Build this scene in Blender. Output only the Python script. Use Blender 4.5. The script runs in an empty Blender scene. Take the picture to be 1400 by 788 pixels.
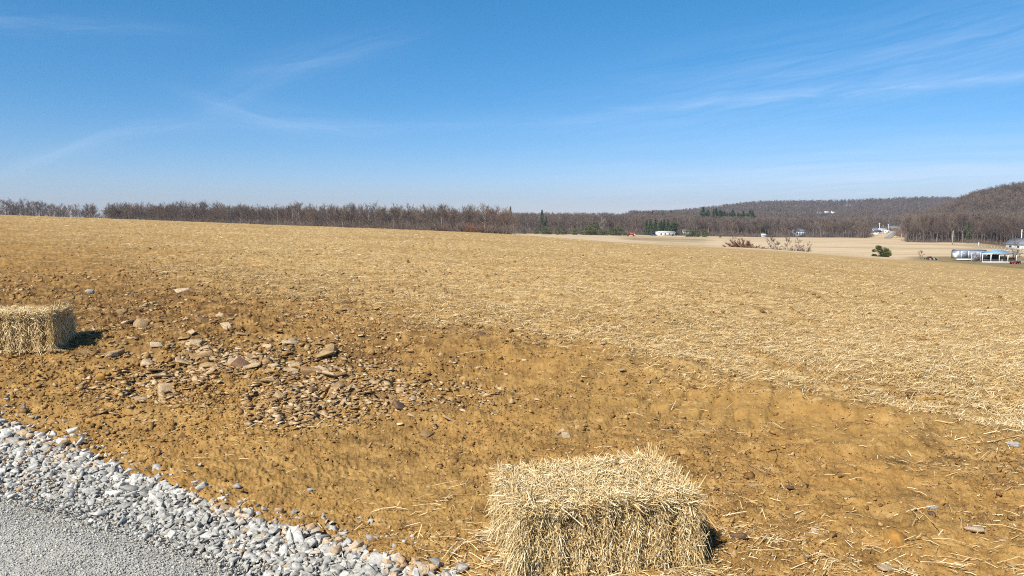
import bpy, bmesh, math, random
import numpy as np
from math import pi, sin, cos, tan, atan, atan2, radians

S = bpy.context.scene
COL = S.collection
random.seed(7)
RNG = np.random.default_rng(11)

# ------------------------------------------------------------------ camera
EYE = 1.6
PITCH = math.atan(0.094)          # downward
F = 1000.0                        # focal length in pixels of a 1400-wide frame
cam_d = bpy.data.cameras.new("camera")
cam = bpy.data.objects.new("camera", cam_d)
COL.objects.link(cam)
cam.location = (0, 0, EYE)
cam.rotation_euler = (pi / 2 - PITCH, 0, 0)
cam_d.sensor_width = 36
cam_d.lens = 36 * F / 1400
cam_d.clip_start = 0.05
cam_d.clip_end = 20000
S.camera = cam
CP, SP = cos(PITCH), sin(PITCH)


def ray(px, v):
    """picture position -> (X/Y, Z/Y) of the sight line"""
    px = np.asarray(px, float); v = np.asarray(v, float)
    xc = (px - 700) / F
    yc = (v - 394) / F
    den = CP - yc * SP
    return xc / den, -(yc * CP + SP) / den


def proj(x, y, z):
    dz = z - EYE
    fwd = y * CP - dz * SP
    up = y * SP + dz * CP
    fw = np.maximum(fwd, 1e-3)
    return 700 + F * x / fw, 394 - F * up / fw


# ------------------------------------------------------------------ noise
def _hash(ix, iy, seed):
    h = (ix.astype(np.int64) * 374761393 + iy.astype(np.int64) * 668265263 + seed * 974634533) & 0xFFFFFFFF
    h = ((h ^ (h >> 13)) * 1274126177) & 0xFFFFFFFF
    h = ((h ^ (h >> 15)) * 2246822519) & 0xFFFFFFFF
    return (h ^ (h >> 16)).astype(np.float64) / 4294967295.0


def vnoise(x, y, seed=0):
    x = np.asarray(x, float); y = np.asarray(y, float)
    x0 = np.floor(x); y0 = np.floor(y)
    fx = x - x0; fy = y - y0
    fx = fx * fx * fx * (fx * (fx * 6 - 15) + 10); fy = fy * fy * fy * (fy * (fy * 6 - 15) + 10)
    a = _hash(x0, y0, seed); b = _hash(x0 + 1, y0, seed)
    c = _hash(x0, y0 + 1, seed); d = _hash(x0 + 1, y0 + 1, seed)
    return (a + (b - a) * fx) * (1 - fy) + (c + (d - c) * fx) * fy


def fbm(x, y, seed=0, oct=4, gain=0.5):
    s = 0; a = 1; t = 0
    x = np.asarray(x, float); y = np.asarray(y, float)
    for o in range(oct):
        s = s + a * (vnoise(x, y, seed + o * 17) * 2 - 1); t += a
        x, y = (x * 0.8 - y * 0.6) * 2.03 + 3.1, (x * 0.6 + y * 0.8) * 2.03 + 1.7
        a *= gain
    return s / t


def sstep(a, b, x):
    t = np.clip((np.asarray(x, float) - a) / (b - a), 0, 1)
    return t * t * (3 - 2 * t)


# ------------------------------------------------------------------ terrain
def pchip(xk, yk, xq):
    xk = np.asarray(xk, float); yk = np.asarray(yk, float)
    h = np.diff(xk); dl = np.diff(yk) / h
    m = np.zeros_like(yk)
    for i in range(1, len(xk) - 1):
        if dl[i - 1] * dl[i] > 0:
            w1 = 2 * h[i] + h[i - 1]; w2 = h[i] + 2 * h[i - 1]
            m[i] = (w1 + w2) / (w1 / dl[i - 1] + w2 / dl[i])
    m[0] = dl[0]; m[-1] = dl[-1]
    i = np.clip(np.searchsorted(xk, xq) - 1, 0, len(xk) - 2)
    t = np.clip((xq - xk[i]) / h[i], 0, 1)
    t2 = t * t; t3 = t2 * t
    return ((2 * t3 - 3 * t2 + 1) * yk[i] + (t3 - 2 * t2 + t) * h[i] * m[i]
            + (-2 * t3 + 3 * t2) * yk[i + 1] + (t3 - t2) * h[i] * m[i + 1])


ROWS = [0.5, 3.0, 4.2, 5.2, 7.0, 12, 30, 55, 85, 120, 170, 230, 300, 430, 620, 850, 1150, 1600, 2300, 3000, 4000]


def V(v):
    return ('v', v)


TAB = {
    -120: [0, 0, 0, .02, .40, .68, 1.10, 1.70, V(290.5), 2.5, 2.4, 2, 1.2, 0, -2, -4, -6, -8, -10, -12, -14],
    0:    [0, 0, 0, .01, .34, .60, 1.00, 1.60, V(294), 2.2, 2.1, 1.5, .6, -.3, -2, -4, -6, -8, -10, -12, -14],
    350:  [0, 0, 0, .04, .24, .52, .78, 1.05, V(307), .7, .3, -.4, -1.3, -2.6, -4, -5, -6, -7, -8, -9, -10],
    690:  [0, 0, 0, .04, .20, .36, .42, .25, V(320.5), -1.1, -2.2, -3.2, -4.4, V(319), V(319), V(313), V(306), V(302), 0, 0, 0],
    870:  [0, 0, 0, .04, .17, .28, .12, -.35, V(335), -2.3, V(335), V(333), V(331.5), V(327), V(321.5), V(314), V(306), V(301), 2, 3, 4],
    960:  [0, 0, 0, .04, .14, .20, -.10, -.75, V(340.5), -2.75, V(341), V(339), V(337), V(329), V(323), V(316), V(307), V(301), V(292), 18, 18],
    1050: [0, 0, 0, .04, .12, .10, -.35, -1.15, V(346.5), -3.3, V(347), V(345), V(339), V(331), V(325), V(318), V(310), V(300), V(283), 36, 30],
    1120: [0, 0, 0, .04, .10, .02, -.58, -1.55, V(351), -3.9, V(351), V(347), V(340), V(332), V(325.5), V(319), V(311), V(300), V(282.5), 36, 30],
    1200: [0, 0, 0, .03, .08, -.06, -.80, -2.0, V(357.5), -4.6, V(357.5), V(350), V(341), V(333), V(326.5), V(317), V(310), V(299), V(280), 38, 32],
    1260: [0, 0, 0, .02, .06, -.14, -1.0, -2.4, V(361), -5.0, V(356), V(350), V(342), V(334), V(327), V(312), V(304), V(297), V(278), 40, 34],
    1330: [0, 0, 0, .02, .05, -.20, -1.15, -2.75, V(366), -5.6, V(358.5), V(349.5), V(341.5), V(335), V(322), V(284), V(284), V(288), V(279), 40, 34],
    1400: [0, 0, 0, .02, .03, -.28, -1.35, -3.1, V(371), -6.3, V(359.5), V(350), V(342), V(340), V(322), V(270), V(273), V(278), V(277), 40, 34],
    1520: [0, 0, 0, 0, 0, -.35, -1.55, -3.5, V(376), -6.8, V(360), V(352), V(346), V(342), V(315), V(252), V(258), V(268), V(272), 40, 34],
}
_cols = sorted(TAB)
_ly = np.log(np.array(ROWS))
_lq = np.linspace(_ly[0], _ly[-1], 700)
_zc = []
for c in _cols:
    zz = []
    for Yr, e in zip(ROWS, TAB[c]):
        if isinstance(e, tuple):
            zz.append(EYE + Yr * float(ray(700, e[1])[1]))
        else:
            zz.append(e)
    _zc.append(pchip(_ly, zz, _lq))
_zc = np.array(_zc)
_pq = np.linspace(-120, 1520, 821)
_grid = np.stack([pchip(_cols, _zc[:, j], _pq) for j in range(len(_lq))], 1)


def base_h(x, y):
    x = np.asarray(x, float); y = np.asarray(y, float)
    phi = np.arctan2(x, y); r = np.hypot(x, y)
    a = np.abs(phi); lim = radians(39.2)
    pc = np.clip(phi, -lim, lim)
    px = 700 + F * np.tan(pc)
    w = sstep(lim, pi, a)
    px = px * (1 - w) + 690 * w
    Y = np.maximum(r * np.cos(pc), 0.51)
    jf = np.clip((np.log(Y) - _lq[0]) / (_lq[1] - _lq[0]), 0, len(_lq) - 1.001)
    cf = np.clip((px - _pq[0]) / (_pq[1] - _pq[0]), 0, len(_pq) - 1.001)
    j = jf.astype(int); c = cf.astype(int); jt = jf - j; ct = cf - c
    g = _grid
    return (g[c, j] * (1 - ct) + g[c + 1, j] * ct) * (1 - jt) + (g[c, j + 1] * (1 - ct) + g[c + 1, j + 1] * ct) * jt


# gravel band between two straight world lines (A: outer edge, B: edge of the road)
def line_y(x, p, q):
    return p[1] + (x - p[0]) * (q[1] - p[1]) / (q[0] - p[0])


GA = ((-0.36, 3.158), (-4.17, 5.66))
GB = ((-0.985, 3.158), (-3.11, 4.27))


def edge_outer(x):
    return line_y(x, *GA) + 0.10 * fbm(x * 1.3, x * 0 + 2.0, 5, 3)


def edge_road(x):
    return line_y(x, *GB) + 0.07 * fbm(x * 1.7, x * 0 + 9.0, 6, 3)


def masks(x, y, z):
    """world polygons of the ground cover, 0..1 each"""
    px, v = proj(x, y, z)
    r = np.hypot(x, y)
    d_out = (y - edge_outer(x)) * 0.81           # >0 : field side
    d_in = (edge_road(x) - y) * 0.85             # >0 : road side
    soil = sstep(-0.08, 0.05, d_out)
    road = sstep(-0.05, 0.10, d_in)
    # where the stubble starts
    bnd = np.interp(px, [-200, 0, 150, 300, 420, 520, 700, 850, 1000, 1150, 1300, 1400, 1600],
                    [316, 328, 352, 398, 428, 446, 470, 492, 520, 556, 590, 612, 650])
    e = (bnd - v) + 26 * fbm(x * 0.55, y * 0.55, 21, 4) + 14 * fbm(x * 2.2, y * 2.2, 25, 3)
    scale = np.interp(px, [0, 300, 700, 1400], [24, 45, 34, 42])
    straw = sstep(-1.0, 2.3, e / scale) * soil
    straw = np.where(y > 1.0, straw, 0)
    far = sstep(95, 112, r * np.cos(np.clip(np.arctan2(x, y), -.7, .7)))
    # damp, stony brown bank on the left
    damp = np.exp(-((px - 190) / 270.0) ** 2) * np.exp(-((v - 425) / 55.0) ** 2)
    damp = np.maximum(damp, 0.8 * np.exp(-((px - 520) / 160.0) ** 2) * np.exp(-((v - 470) / 36.0) ** 2))
    damp = np.clip(damp * (1.15 + 0.9 * fbm(x * .6, y * .6, 31, 4)), 0, 1) * (1 - far)
    # smooth graded soil in the middle
    smooth = np.exp(-((px - 960) / 240.0) ** 2) * np.exp(-((v - 555 - (px - 960) * .05) / 42.0) ** 2)
    smooth = np.maximum(smooth, .9 * np.exp(-((px - 250) / 300.0) ** 2) * np.exp(-((v - 580) / 22.0) ** 2))
    smooth = np.maximum(smooth, .8 * np.exp(-((px - 560) / 110.0) ** 2) * np.exp(-((v - 690) / 40.0) ** 2))
    smooth = smooth * soil * (1 - far)
    return dict(edge=(v - bnd), px=px, v=v, soil=soil, road=road, straw=straw, far=far, damp=damp, smooth=smooth, r=r,
                d_out=d_out, d_in=d_in)


def ridged(x, y, seed, oct=3):
    return 1 - np.abs(fbm(x, y, seed, oct)) * 2


def height(x, y, m=None, fine=True):
    b = base_h(x, y)
    if m is None:
        m = masks(x, y, b)
    r = m['r']
    near = 1 - sstep(90, 130, r)
    soil = m['soil']
    rough = 1 - 0.80 * m['smooth']
    bank = np.exp(-((m['px'] - 330) / 330.0) ** 2) * np.exp(-((m['v'] - 500) / 75.0) ** 2)
    d = 0.05 * fbm(x * .5, y * .5, 41, 3) * sstep(3.5, 8, r) * near
    d = d + soil * near * (
        0.028 * fbm(x * 2.1, y * 2.1, 43, 3) * rough
        + 0.028 * rough * fbm(x * 7, y * 7, 47, 4, .6)
        + 0.05 * bank * ridged(x * 1.6 + .3 * y, y * 2.0, 51, 3)
        + 0.045 * m['damp'] * fbm(x * 2.6, y * 2.6, 53, 4))
    if fine:
        lump = np.clip(fbm(x * 17, y * 17, 57, 4, .6) + .08, 0, 1) * 1.3 * np.clip(.7 + .9 * fbm(x * 1.3, y * 1.3, 58, 3), .15, 1.5)
        d = d + soil * near * (0.022 * lump * rough * (0.55 + m['damp'] + .3 * m['straw'])
                               + (0.018 * np.clip(fbm(x * 34, y * 34, 59, 3, .65) - .02, -.3, 1) + .007 * fbm(x * 95, y * 95, 60, 2)) * (0.62 + .38 * rough))
        # clods along the stubble
        d = d + soil * near * m['straw'] * 0.05 * np.clip(fbm(x * 3.5, y * 3.5, 61, 3) - .1, 0, 1)
        # raking marks left by the grader in the smooth soil
        d = d + 0.0025 * m['smooth'] * np.sin((x * 0.86 + y * 0.5) * 34 + 2.5 * fbm(x * 2, y * 2, 63, 2))
        d = d + 0.006 * m['smooth'] * fbm(x * 30, y * 30, 65, 3)
    rill = ridged((x * .93 - y * .36) * 4.2, (x * .36 + y * .93) * .6, 171, 3)
    mid = np.exp(-((m['px'] - 930) / 330.0) ** 2) * np.exp(-((m['v'] - 545) / 50.0) ** 2)
    d = d - soil * near * mid * .075 * np.clip(rill - .40, 0, 1)
    d = d + soil * near * (1 - m['straw']) * .035 * np.clip(ridged(x * .8 + .6 * y, y * 1.3 - .4 * x, 173, 2) - .3, 0, 1) * sstep(3.0, 5.0, r)
    berm = np.exp(-((m['edge'] - 4 - 16 * fbm(x * .8, y * .8, 175, 3)) / 17.0) ** 2) * sstep(420, 640, m['px'])
    d = d + soil * near * berm * .085 * (1 + .6 * fbm(x * 3, y * 3, 177, 3))
    d = d + m['far'] * 0.15 * fbm(x * .05, y * .05, 67, 3)
    # a shallow bed under the road and gravel
    d = d - 0.03 * (1 - soil) * (1 - sstep(30, 60, r))
    return b + d


def pick(px, v):
    """where sight lines meet the ground (near field)"""
    px = np.asarray(px, float); v = np.asarray(v, float)
    if len(px) > 4000:
        o = [pick(px[k:k + 4000], v[k:k + 4000]) for k in range(0, len(px), 4000)]
        return np.concatenate([k[0] for k in o]), np.concatenate([k[1] for k in o])
    a, c = ray(px, v)
    Ys = np.exp(np.linspace(np.log(2.3), np.log(120), 240))
    A = a[:, None] * Ys; B = np.broadcast_to(Ys, A.shape); Z = EYE + c[:, None] * Ys
    H = base_h(A, B)
    hit = (Z < H)
    k = np.where(hit.any(1), hit.argmax(1), len(Ys) - 1)
    k = np.clip(k, 1, None)
    i = np.arange(len(k))
    d0 = (Z - H)[i, k - 1]; d1 = (Z - H)[i, k]
    t = np.clip(d0 / (d0 - d1 + 1e-12), 0, 1)
    Y = Ys[k - 1] + (Ys[k] - Ys[k - 1]) * t
    return a * Y, Y


# ------------------------------------------------------------------ mesh helpers
def mesh_np(name, verts, faces, mat=None, attrs=None, smooth=False, parent=None, loc=None, mats=None, midx=None):
    """faces: list of (N,k) integer arrays"""
    me = bpy.data.meshes.new(name)
    verts = np.asarray(verts, np.float32)
    if not isinstance(faces, (list, tuple)):
        faces = [faces]
    faces = [np.asarray(f, np.int32) for f in faces if len(f)]
    nl = sum(f.size for f in faces); nf = sum(len(f) for f in faces)
    me.vertices.add(len(verts)); me.vertices.foreach_set('co', verts.ravel())
    me.loops.add(nl); me.loops.foreach_set('vertex_index', np.concatenate([f.ravel() for f in faces]))
    tot = np.concatenate([np.full(len(f), f.shape[1], np.int32) for f in faces])
    st = np.concatenate([[0], np.cumsum(tot)[:-1]]).astype(np.int32)
    me.polygons.add(nf); me.polygons.foreach_set('loop_start', st)
    me.polygons.foreach_set('loop_total', tot)
    if midx is not None:
        me.polygons.foreach_set('material_index', np.asarray(midx, np.int32))
    if smooth:
        me.polygons.foreach_set('use_smooth', np.ones(nf, bool))
    me.update(calc_edges=True)
    if attrs:
        for k, a in attrs.items():
            a = np.asarray(a, np.float32)
            if a.ndim == 1:
                at = me.attributes.new(k, 'FLOAT', 'POINT'); at.data.foreach_set('value', a)
            else:
                at = me.attributes.new(k, 'FLOAT_COLOR', 'POINT'); at.data.foreach_set('color', a.ravel())
    for mm in (mats or ([mat] if mat else [])):
        me.materials.append(mm)
    if name is None:
        return me
    o = bpy.data.objects.new(name, me)
    COL.objects.link(o)
    if parent is not None:
        o.parent = parent
    if loc is not None:
        o.location = loc
    return o


def unlinked_mesh(verts, faces, mat):
    o = mesh_np('piece', verts, faces, mat)
    me = o.data
    bpy.data.objects.remove(o)
    return me


def tag(o, label=None, cat=None, group=None, kind=None):
    if label: o['label'] = label
    if cat: o['category'] = cat
    if group: o['group'] = group
    if kind: o['kind'] = kind
    return o


def thing(name, label, cat, loc=(0, 0, 0), rz=0.0, group=None, scale=1.0):
    o = bpy.data.objects.new(name, None)
    o.empty_display_size = .2
    COL.objects.link(o)
    o.location = loc; o.rotation_euler = (0, 0, rz); o.scale = (scale,) * 3
    return tag(o, label, cat, group)


def child(name, me, parent, label=None):
    o = bpy.data.objects.new(name, me)
    COL.objects.link(o); o.parent = parent
    if label: o['label'] = label
    return o


class MB:
    """collects simple solids into one mesh"""
    def __init__(s):
        s.v = []; s.q = []; s.t = []; s.n = 0

    def add(s, v, q=(), t=()):
        v = np.asarray(v, float)
        s.v.append(v)
        if len(q): s.q.append(np.asarray(q) + s.n)
        if len(t): s.t.append(np.asarray(t) + s.n)
        s.n += len(v)
        return s

    def box(s, c, d, rz=0.0, bev=0.0):
        cx, cy, cz = c; dx, dy, dz = [k / 2 for k in d]
        if bev <= 0:
            v = [(-dx, -dy, -dz), (dx, -dy, -dz), (dx, dy, -dz), (-dx, dy, -dz),
                 (-dx, -dy, dz), (dx, -dy, dz), (dx, dy, dz), (-dx, dy, dz)]
            q = [(0, 3, 2, 1), (4, 5, 6, 7), (0, 1, 5, 4), (1, 2, 6, 5), (2, 3, 7, 6), (3, 0, 4, 7)]
        else:
            b = bev
            ring = [(-dx, -dy + b), (-dx + b, -dy), (dx - b, -dy), (dx, -dy + b), (dx, dy - b), (dx - b, dy), (-dx + b, dy), (-dx, dy - b)]
            ins = [(x * (1 - b / dx), y * (1 - b / dy)) for x, y in ring]
            v = [(x, y, -dz) for x, y in ins] + [(x, y, -dz + b) for x, y in ring] + [(x, y, dz - b) for x, y in ring] + [(x, y, dz) for x, y in ins]
            q = []
            for k in range(3):
                for i in range(8):
                    j = (i + 1) % 8
                    q.append((k * 8 + i, k * 8 + j, k * 8 + 8 + j, k * 8 + 8 + i))
            for o in (0, 24):
                p = [(o + 0, o + 1, o + 2, o + 3), (o + 0, o + 3, o + 4, o + 7), (o + 7, o + 4, o + 5, o + 6)]
                q += [tuple(reversed(f)) for f in p] if o == 0 else p
        v = np.array(v)
        if rz:
            c_, s_ = cos(rz), sin(rz)
            v = np.stack([v[:, 0] * c_ - v[:, 1] * s_, v[:, 0] * s_ + v[:, 1] * c_, v[:, 2]], 1)
        return s.add(v + np.array([cx, cy, cz]), q)

    def tube(s, p0, p1, r0, r1=None, n=8):
        r1 = r0 if r1 is None else r1
        p0 = np.array(p0, float); p1 = np.array(p1, float)
        d = p1 - p0; L = np.linalg.norm(d) or 1e-9; d = d / L
        a = np.array([0, 0, 1.0]) if abs(d[2]) < .9 else np.array([1.0, 0, 0])
        u = np.cross(a, d); u /= np.linalg.norm(u); w = np.cross(d, u)
        an = np.arange(n) * 2 * pi / n
        ring = np.cos(an)[:, None] * u + np.sin(an)[:, None] * w
        v = np.concatenate([p0 + ring * r0, p1 + ring * r1, [p0], [p1]])
        i = np.arange(n); j = (i + 1) % n
        q = np.stack([i, j, j + n, i + n], 1)
        t = np.concatenate([np.stack([j, i, np.full(n, 2 * n)], 1), np.stack([i + n, j + n, np.full(n, 2 * n + 1)], 1)])
        return s.add(v, q, t)

    def prism(s, prof, y0, y1):
        """profile in x,z (counter-clockwise seen from -y) extruded along y"""
        n = len(prof)
        v = [(x, y0, z) for x, z in prof] + [(x, y1, z) for x, z in prof]
        q = [(i, (i + 1) % n, (i + 1) % n + n, i + n) for i in range(n)]
        t = [(0, i, i + 1) for i in range(1, n - 1)] + [(n, n + i + 1, n + i) for i in range(1, n - 1)]
        return s.add(v, [tuple(reversed(k)) for k in q], [k for k in t])

    def rot(s, rz=0, off=(0, 0, 0)):
        c_, s_ = cos(rz), sin(rz)
        s.v = [np.stack([v[:, 0] * c_ - v[:, 1] * s_, v[:, 0] * s_ + v[:, 1] * c_, v[:, 2]], 1) + np.array(off) for v in s.v]
        return s

    def build(s, name, mat, parent=None, label=None, smooth=False):
        f = []
        if s.q: f.append(np.concatenate(s.q))
        if s.t: f.append(np.concatenate(s.t))
        o = mesh_np(name, np.concatenate(s.v), f, mat, parent=parent, smooth=smooth)
        if label: o['label'] = label
        return o


# ------------------------------------------------------------------ material helpers
class NT:
    def __init__(s, tree):
        s.t = tree; s.n = tree.nodes; s.l = tree.links
        s.n.clear()

    def node(s, typ, ins=None, **props):
        nd = s.n.new(typ)
        for k, v in props.items():
            setattr(nd, k, v)
        for k, v in (ins or {}).items():
            sock = nd.inputs[k]
            if hasattr(v, 'is_output') or isinstance(v, bpy.types.NodeSocket):
                s.l.new(v, sock)
            else:
                sock.default_value = v
        return nd

    def math(s, op, a, b=None, c=None, clamp=False):
        ins = {0: a}
        if b is not None: ins[1] = b
        if c is not None: ins[2] = c
        return s.node('ShaderNodeMath', ins, operation=op, use_clamp=clamp).outputs[0]

    def mix(s, f, a, b, mode='MIX'):
        nd = s.n.new('ShaderNodeMix'); nd.data_type = 'RGBA'; nd.blend_type = mode
        for k, v in ((0, f), (6, a), (7, b)):
            if isinstance(v, bpy.types.NodeSocket): s.l.new(v, nd.inputs[k])
            elif k == 0: nd.inputs[k].default_value = v
            else: nd.inputs[k].default_value = (*v, 1) if len(v) == 3 else v
        return nd.outputs[2]

    def ramp(s, f, stops, interp='LINEAR'):
        nd = s.n.new('ShaderNodeValToRGB'); s.l.new(f, nd.inputs[0])
        el = nd.color_ramp.elements; nd.color_ramp.interpolation = interp
        while len(el) < len(stops): el.new(.5)
        for e, (p, c) in zip(el, stops):
            e.position = p; e.color = (*c, 1) if len(c) == 3 else c
        return nd.outputs[0]

    def noise(s, vec, scale, detail=3, rough=.5, dist=0):
        nd = s.node('ShaderNodeTexNoise', {'Scale': scale, 'Detail': detail, 'Roughness': rough, 'Distortion': dist})
        if vec is not None: s.l.new(vec, nd.inputs['Vector'])
        return nd.outputs[0]

    def attr(s, name):
        return s.node('ShaderNodeAttribute', attribute_name=name)

    def range(s, f, a, b, c=0.0, d=1.0):
        nd = s.node('ShaderNodeMapRange', {0: f, 1: a, 2: b, 3: c, 4: d}, interpolation_type='SMOOTHSTEP')
        return nd.outputs[0]


def material(name):
    m = bpy.data.materials.new(name); m.use_nodes = True
    return m, NT(m.node_tree)


def finish(nt, color, rough=.9, bump=None, bstr=.5, bdist=.01, spec=.25, metal=0.0):
    p = nt.node('ShaderNodeBsdfPrincipled', {'Roughness': rough, 'Specular IOR Level': spec, 'Metallic': metal})
    if isinstance(color, bpy.types.NodeSocket): nt.l.new(color, p.inputs['Base Color'])
    else: p.inputs['Base Color'].default_value = (*color, 1)
    if bump is not None:
        b = nt.node('ShaderNodeBump', {'Height': bump, 'Strength': bstr, 'Distance': bdist})
        nt.l.new(b.outputs[0], p.inputs['Normal'])
    o = nt.node('ShaderNodeOutputMaterial')
    nt.l.new(p.outputs[0], o.inputs[0])


def simple_mat(name, col, rough=.7, var=.25, scale=2.0, spec=.3, metal=0.0, objvar=0.0):
    m, nt = material(name)
    tc = nt.node('ShaderNodeTexCoord')
    n = nt.noise(tc.outputs['Object'], scale, 5, .6)
    lo = tuple(c * (1 - var) for c in col); hi = tuple(min(1, c * (1 + var)) for c in col)
    c = nt.ramp(n, [(.3, lo), (.7, hi)])
    if objvar:
        oi = nt.node('ShaderNodeObjectInfo')
        g = nt.range(oi.outputs['Random'], 0, 1, 1 - objvar, 1 + objvar)
        c = nt.mix(1.0, c, nt.node('ShaderNodeCombineColor', {0: g, 1: g, 2: g}).outputs[0], 'MULTIPLY')
    finish(nt, c, rough, n, .15, .02, spec, metal)
    return m


# ------------------------------------------------------------------ ground material
def ground_mat():
    m, nt = material('soil_and_stubble')
    geo = nt.node('ShaderNodeNewGeometry')
    P = geo.outputs['Position']
    a1 = nt.attr('cover'); a2 = nt.attr('cover_more')
    s1 = nt.node('ShaderNodeSeparateColor', {0: a1.outputs['Color']})
    s2 = nt.node('ShaderNodeSeparateColor', {0: a2.outputs['Color']})
    straw, pale, forest = s1.outputs
    damp, grass, smooth = s2.outputs
    nA = nt.noise(P, .7, 5, .6)
    nB = nt.noise(P, 5.0, 6, .65)
    nC = nt.noise(P, 38.0, 5, .7)
    nD = nt.noise(P, 150.0, 3, .6)
    c = nt.ramp(nB, [(.30, (.088, .046, .015)), (.44, (.250, .142, .042)), (.58, (.365, .214, .065)), (.74, (.52, .345, .14))])
    c = nt.mix(nt.range(nC, .55, .72, 0, .6), c, (.52, .345, .155))
    c = nt.mix(nt.range(nC, .30, .44, .6, 0), c, (.085, .043, .017))
    c = nt.mix(nt.range(nD, .56, .68, 0, .65), c, (.50, .37, .21))
    c = nt.mix(nt.range(nD, .32, .44, .6, 0), c, (.08, .043, .019))
    c = nt.mix(nt.range(nA, .40, .70, 0, .35), c, (.43, .228, .062))
    c = nt.mix(nt.math('MULTIPLY', smooth, .40), c, (.385, .228, .071))
    st = nt.node('ShaderNodeMapping', {'Vector': P, 'Scale': (1.1, 5.0, 2.0), 'Rotation': (0, 0, .55)})
    c = nt.mix(nt.range(nt.noise(st.outputs[0], 1.0, 6, .68, .8), .60, .70, 0, .55), c, (.56, .41, .22))
    c = nt.mix(nt.math('MULTIPLY', damp, nt.range(nB, .36, .62, .80, .22)), c, (.105, .054, .024))
    # straw litter: fine streaks
    mp = nt.node('ShaderNodeMapping', {'Vector': P, 'Scale': (9, 26, 9), 'Rotation': (0, 0, .25)})
    s_a = nt.noise(mp.outputs[0], 1.0, 5, .7, 1.5)
    mp2 = nt.node('ShaderNodeMapping', {'Vector': P, 'Scale': (2.6, 4.4, 3), 'Rotation': (0, 0, -.15)})
    s_b = nt.noise(mp2.outputs[0], 1.0, 6, .7, 1.0)
    sm = nt.math('ADD', nt.math('MULTIPLY', s_a, .55), nt.math('MULTIPLY', s_b, .45))
    cov = nt.range(sm, .43, .56)
    nL = nt.noise(nt.node('ShaderNodeMapping', {'Vector': P, 'Scale': (.10, .22, .1)}).outputs[0], 1.0, 4, .6)
    cov = nt.math('MULTIPLY', nt.math('MULTIPLY', cov, straw), nt.range(nL, .34, .58, .55, 1.0))
    scol = nt.ramp(nC, [(.3, (.46, .30, .115)), (.7, (.77, .60, .315))])
    c = nt.mix(nt.math('MULTIPLY', cov, .80), c, scol)
    # valley: cut fields, rough grass, leaf litter
    mpv = nt.node('ShaderNodeMapping', {'Vector': P, 'Scale': (.006, .040, .02), 'Rotation': (0, 0, .30)})
    v1 = nt.noise(mpv.outputs[0], 1.0, 6, .62, .6)
    v2 = nt.noise(P, .35, 6, .75)
    pc = nt.ramp(v1, [(.28, (.28, .175, .075)), (.40, (.50, .365, .205)), (.50, (.62, .475, .29)), (.60, (.66, .51, .32)), (.68, (.48, .34, .18)), (.76, (.60, .46, .28))])
    pc = nt.mix(nt.range(v2, .35, .7, .35, 0), pc, (.36, .26, .15))
    c = nt.mix(pale, c, pc)
    gc = nt.ramp(v2, [(.30, (.14, .100, .038)), (.50, (.245, .178, .075)), (.70, (.37, .272, .135))])
    c = nt.mix(grass, c, gc)
    fc = nt.ramp(v2, [(.3, (.07, .045, .032)), (.7, (.17, .115, .085))])
    c = nt.mix(forest, c, fc)
    hb = nt.math('ADD', nt.math('MULTIPLY', nC, .6), nt.math('MULTIPLY', nD, .4))
    finish(nt, c, .95, hb, .95, .008, .12)
    return m


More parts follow.
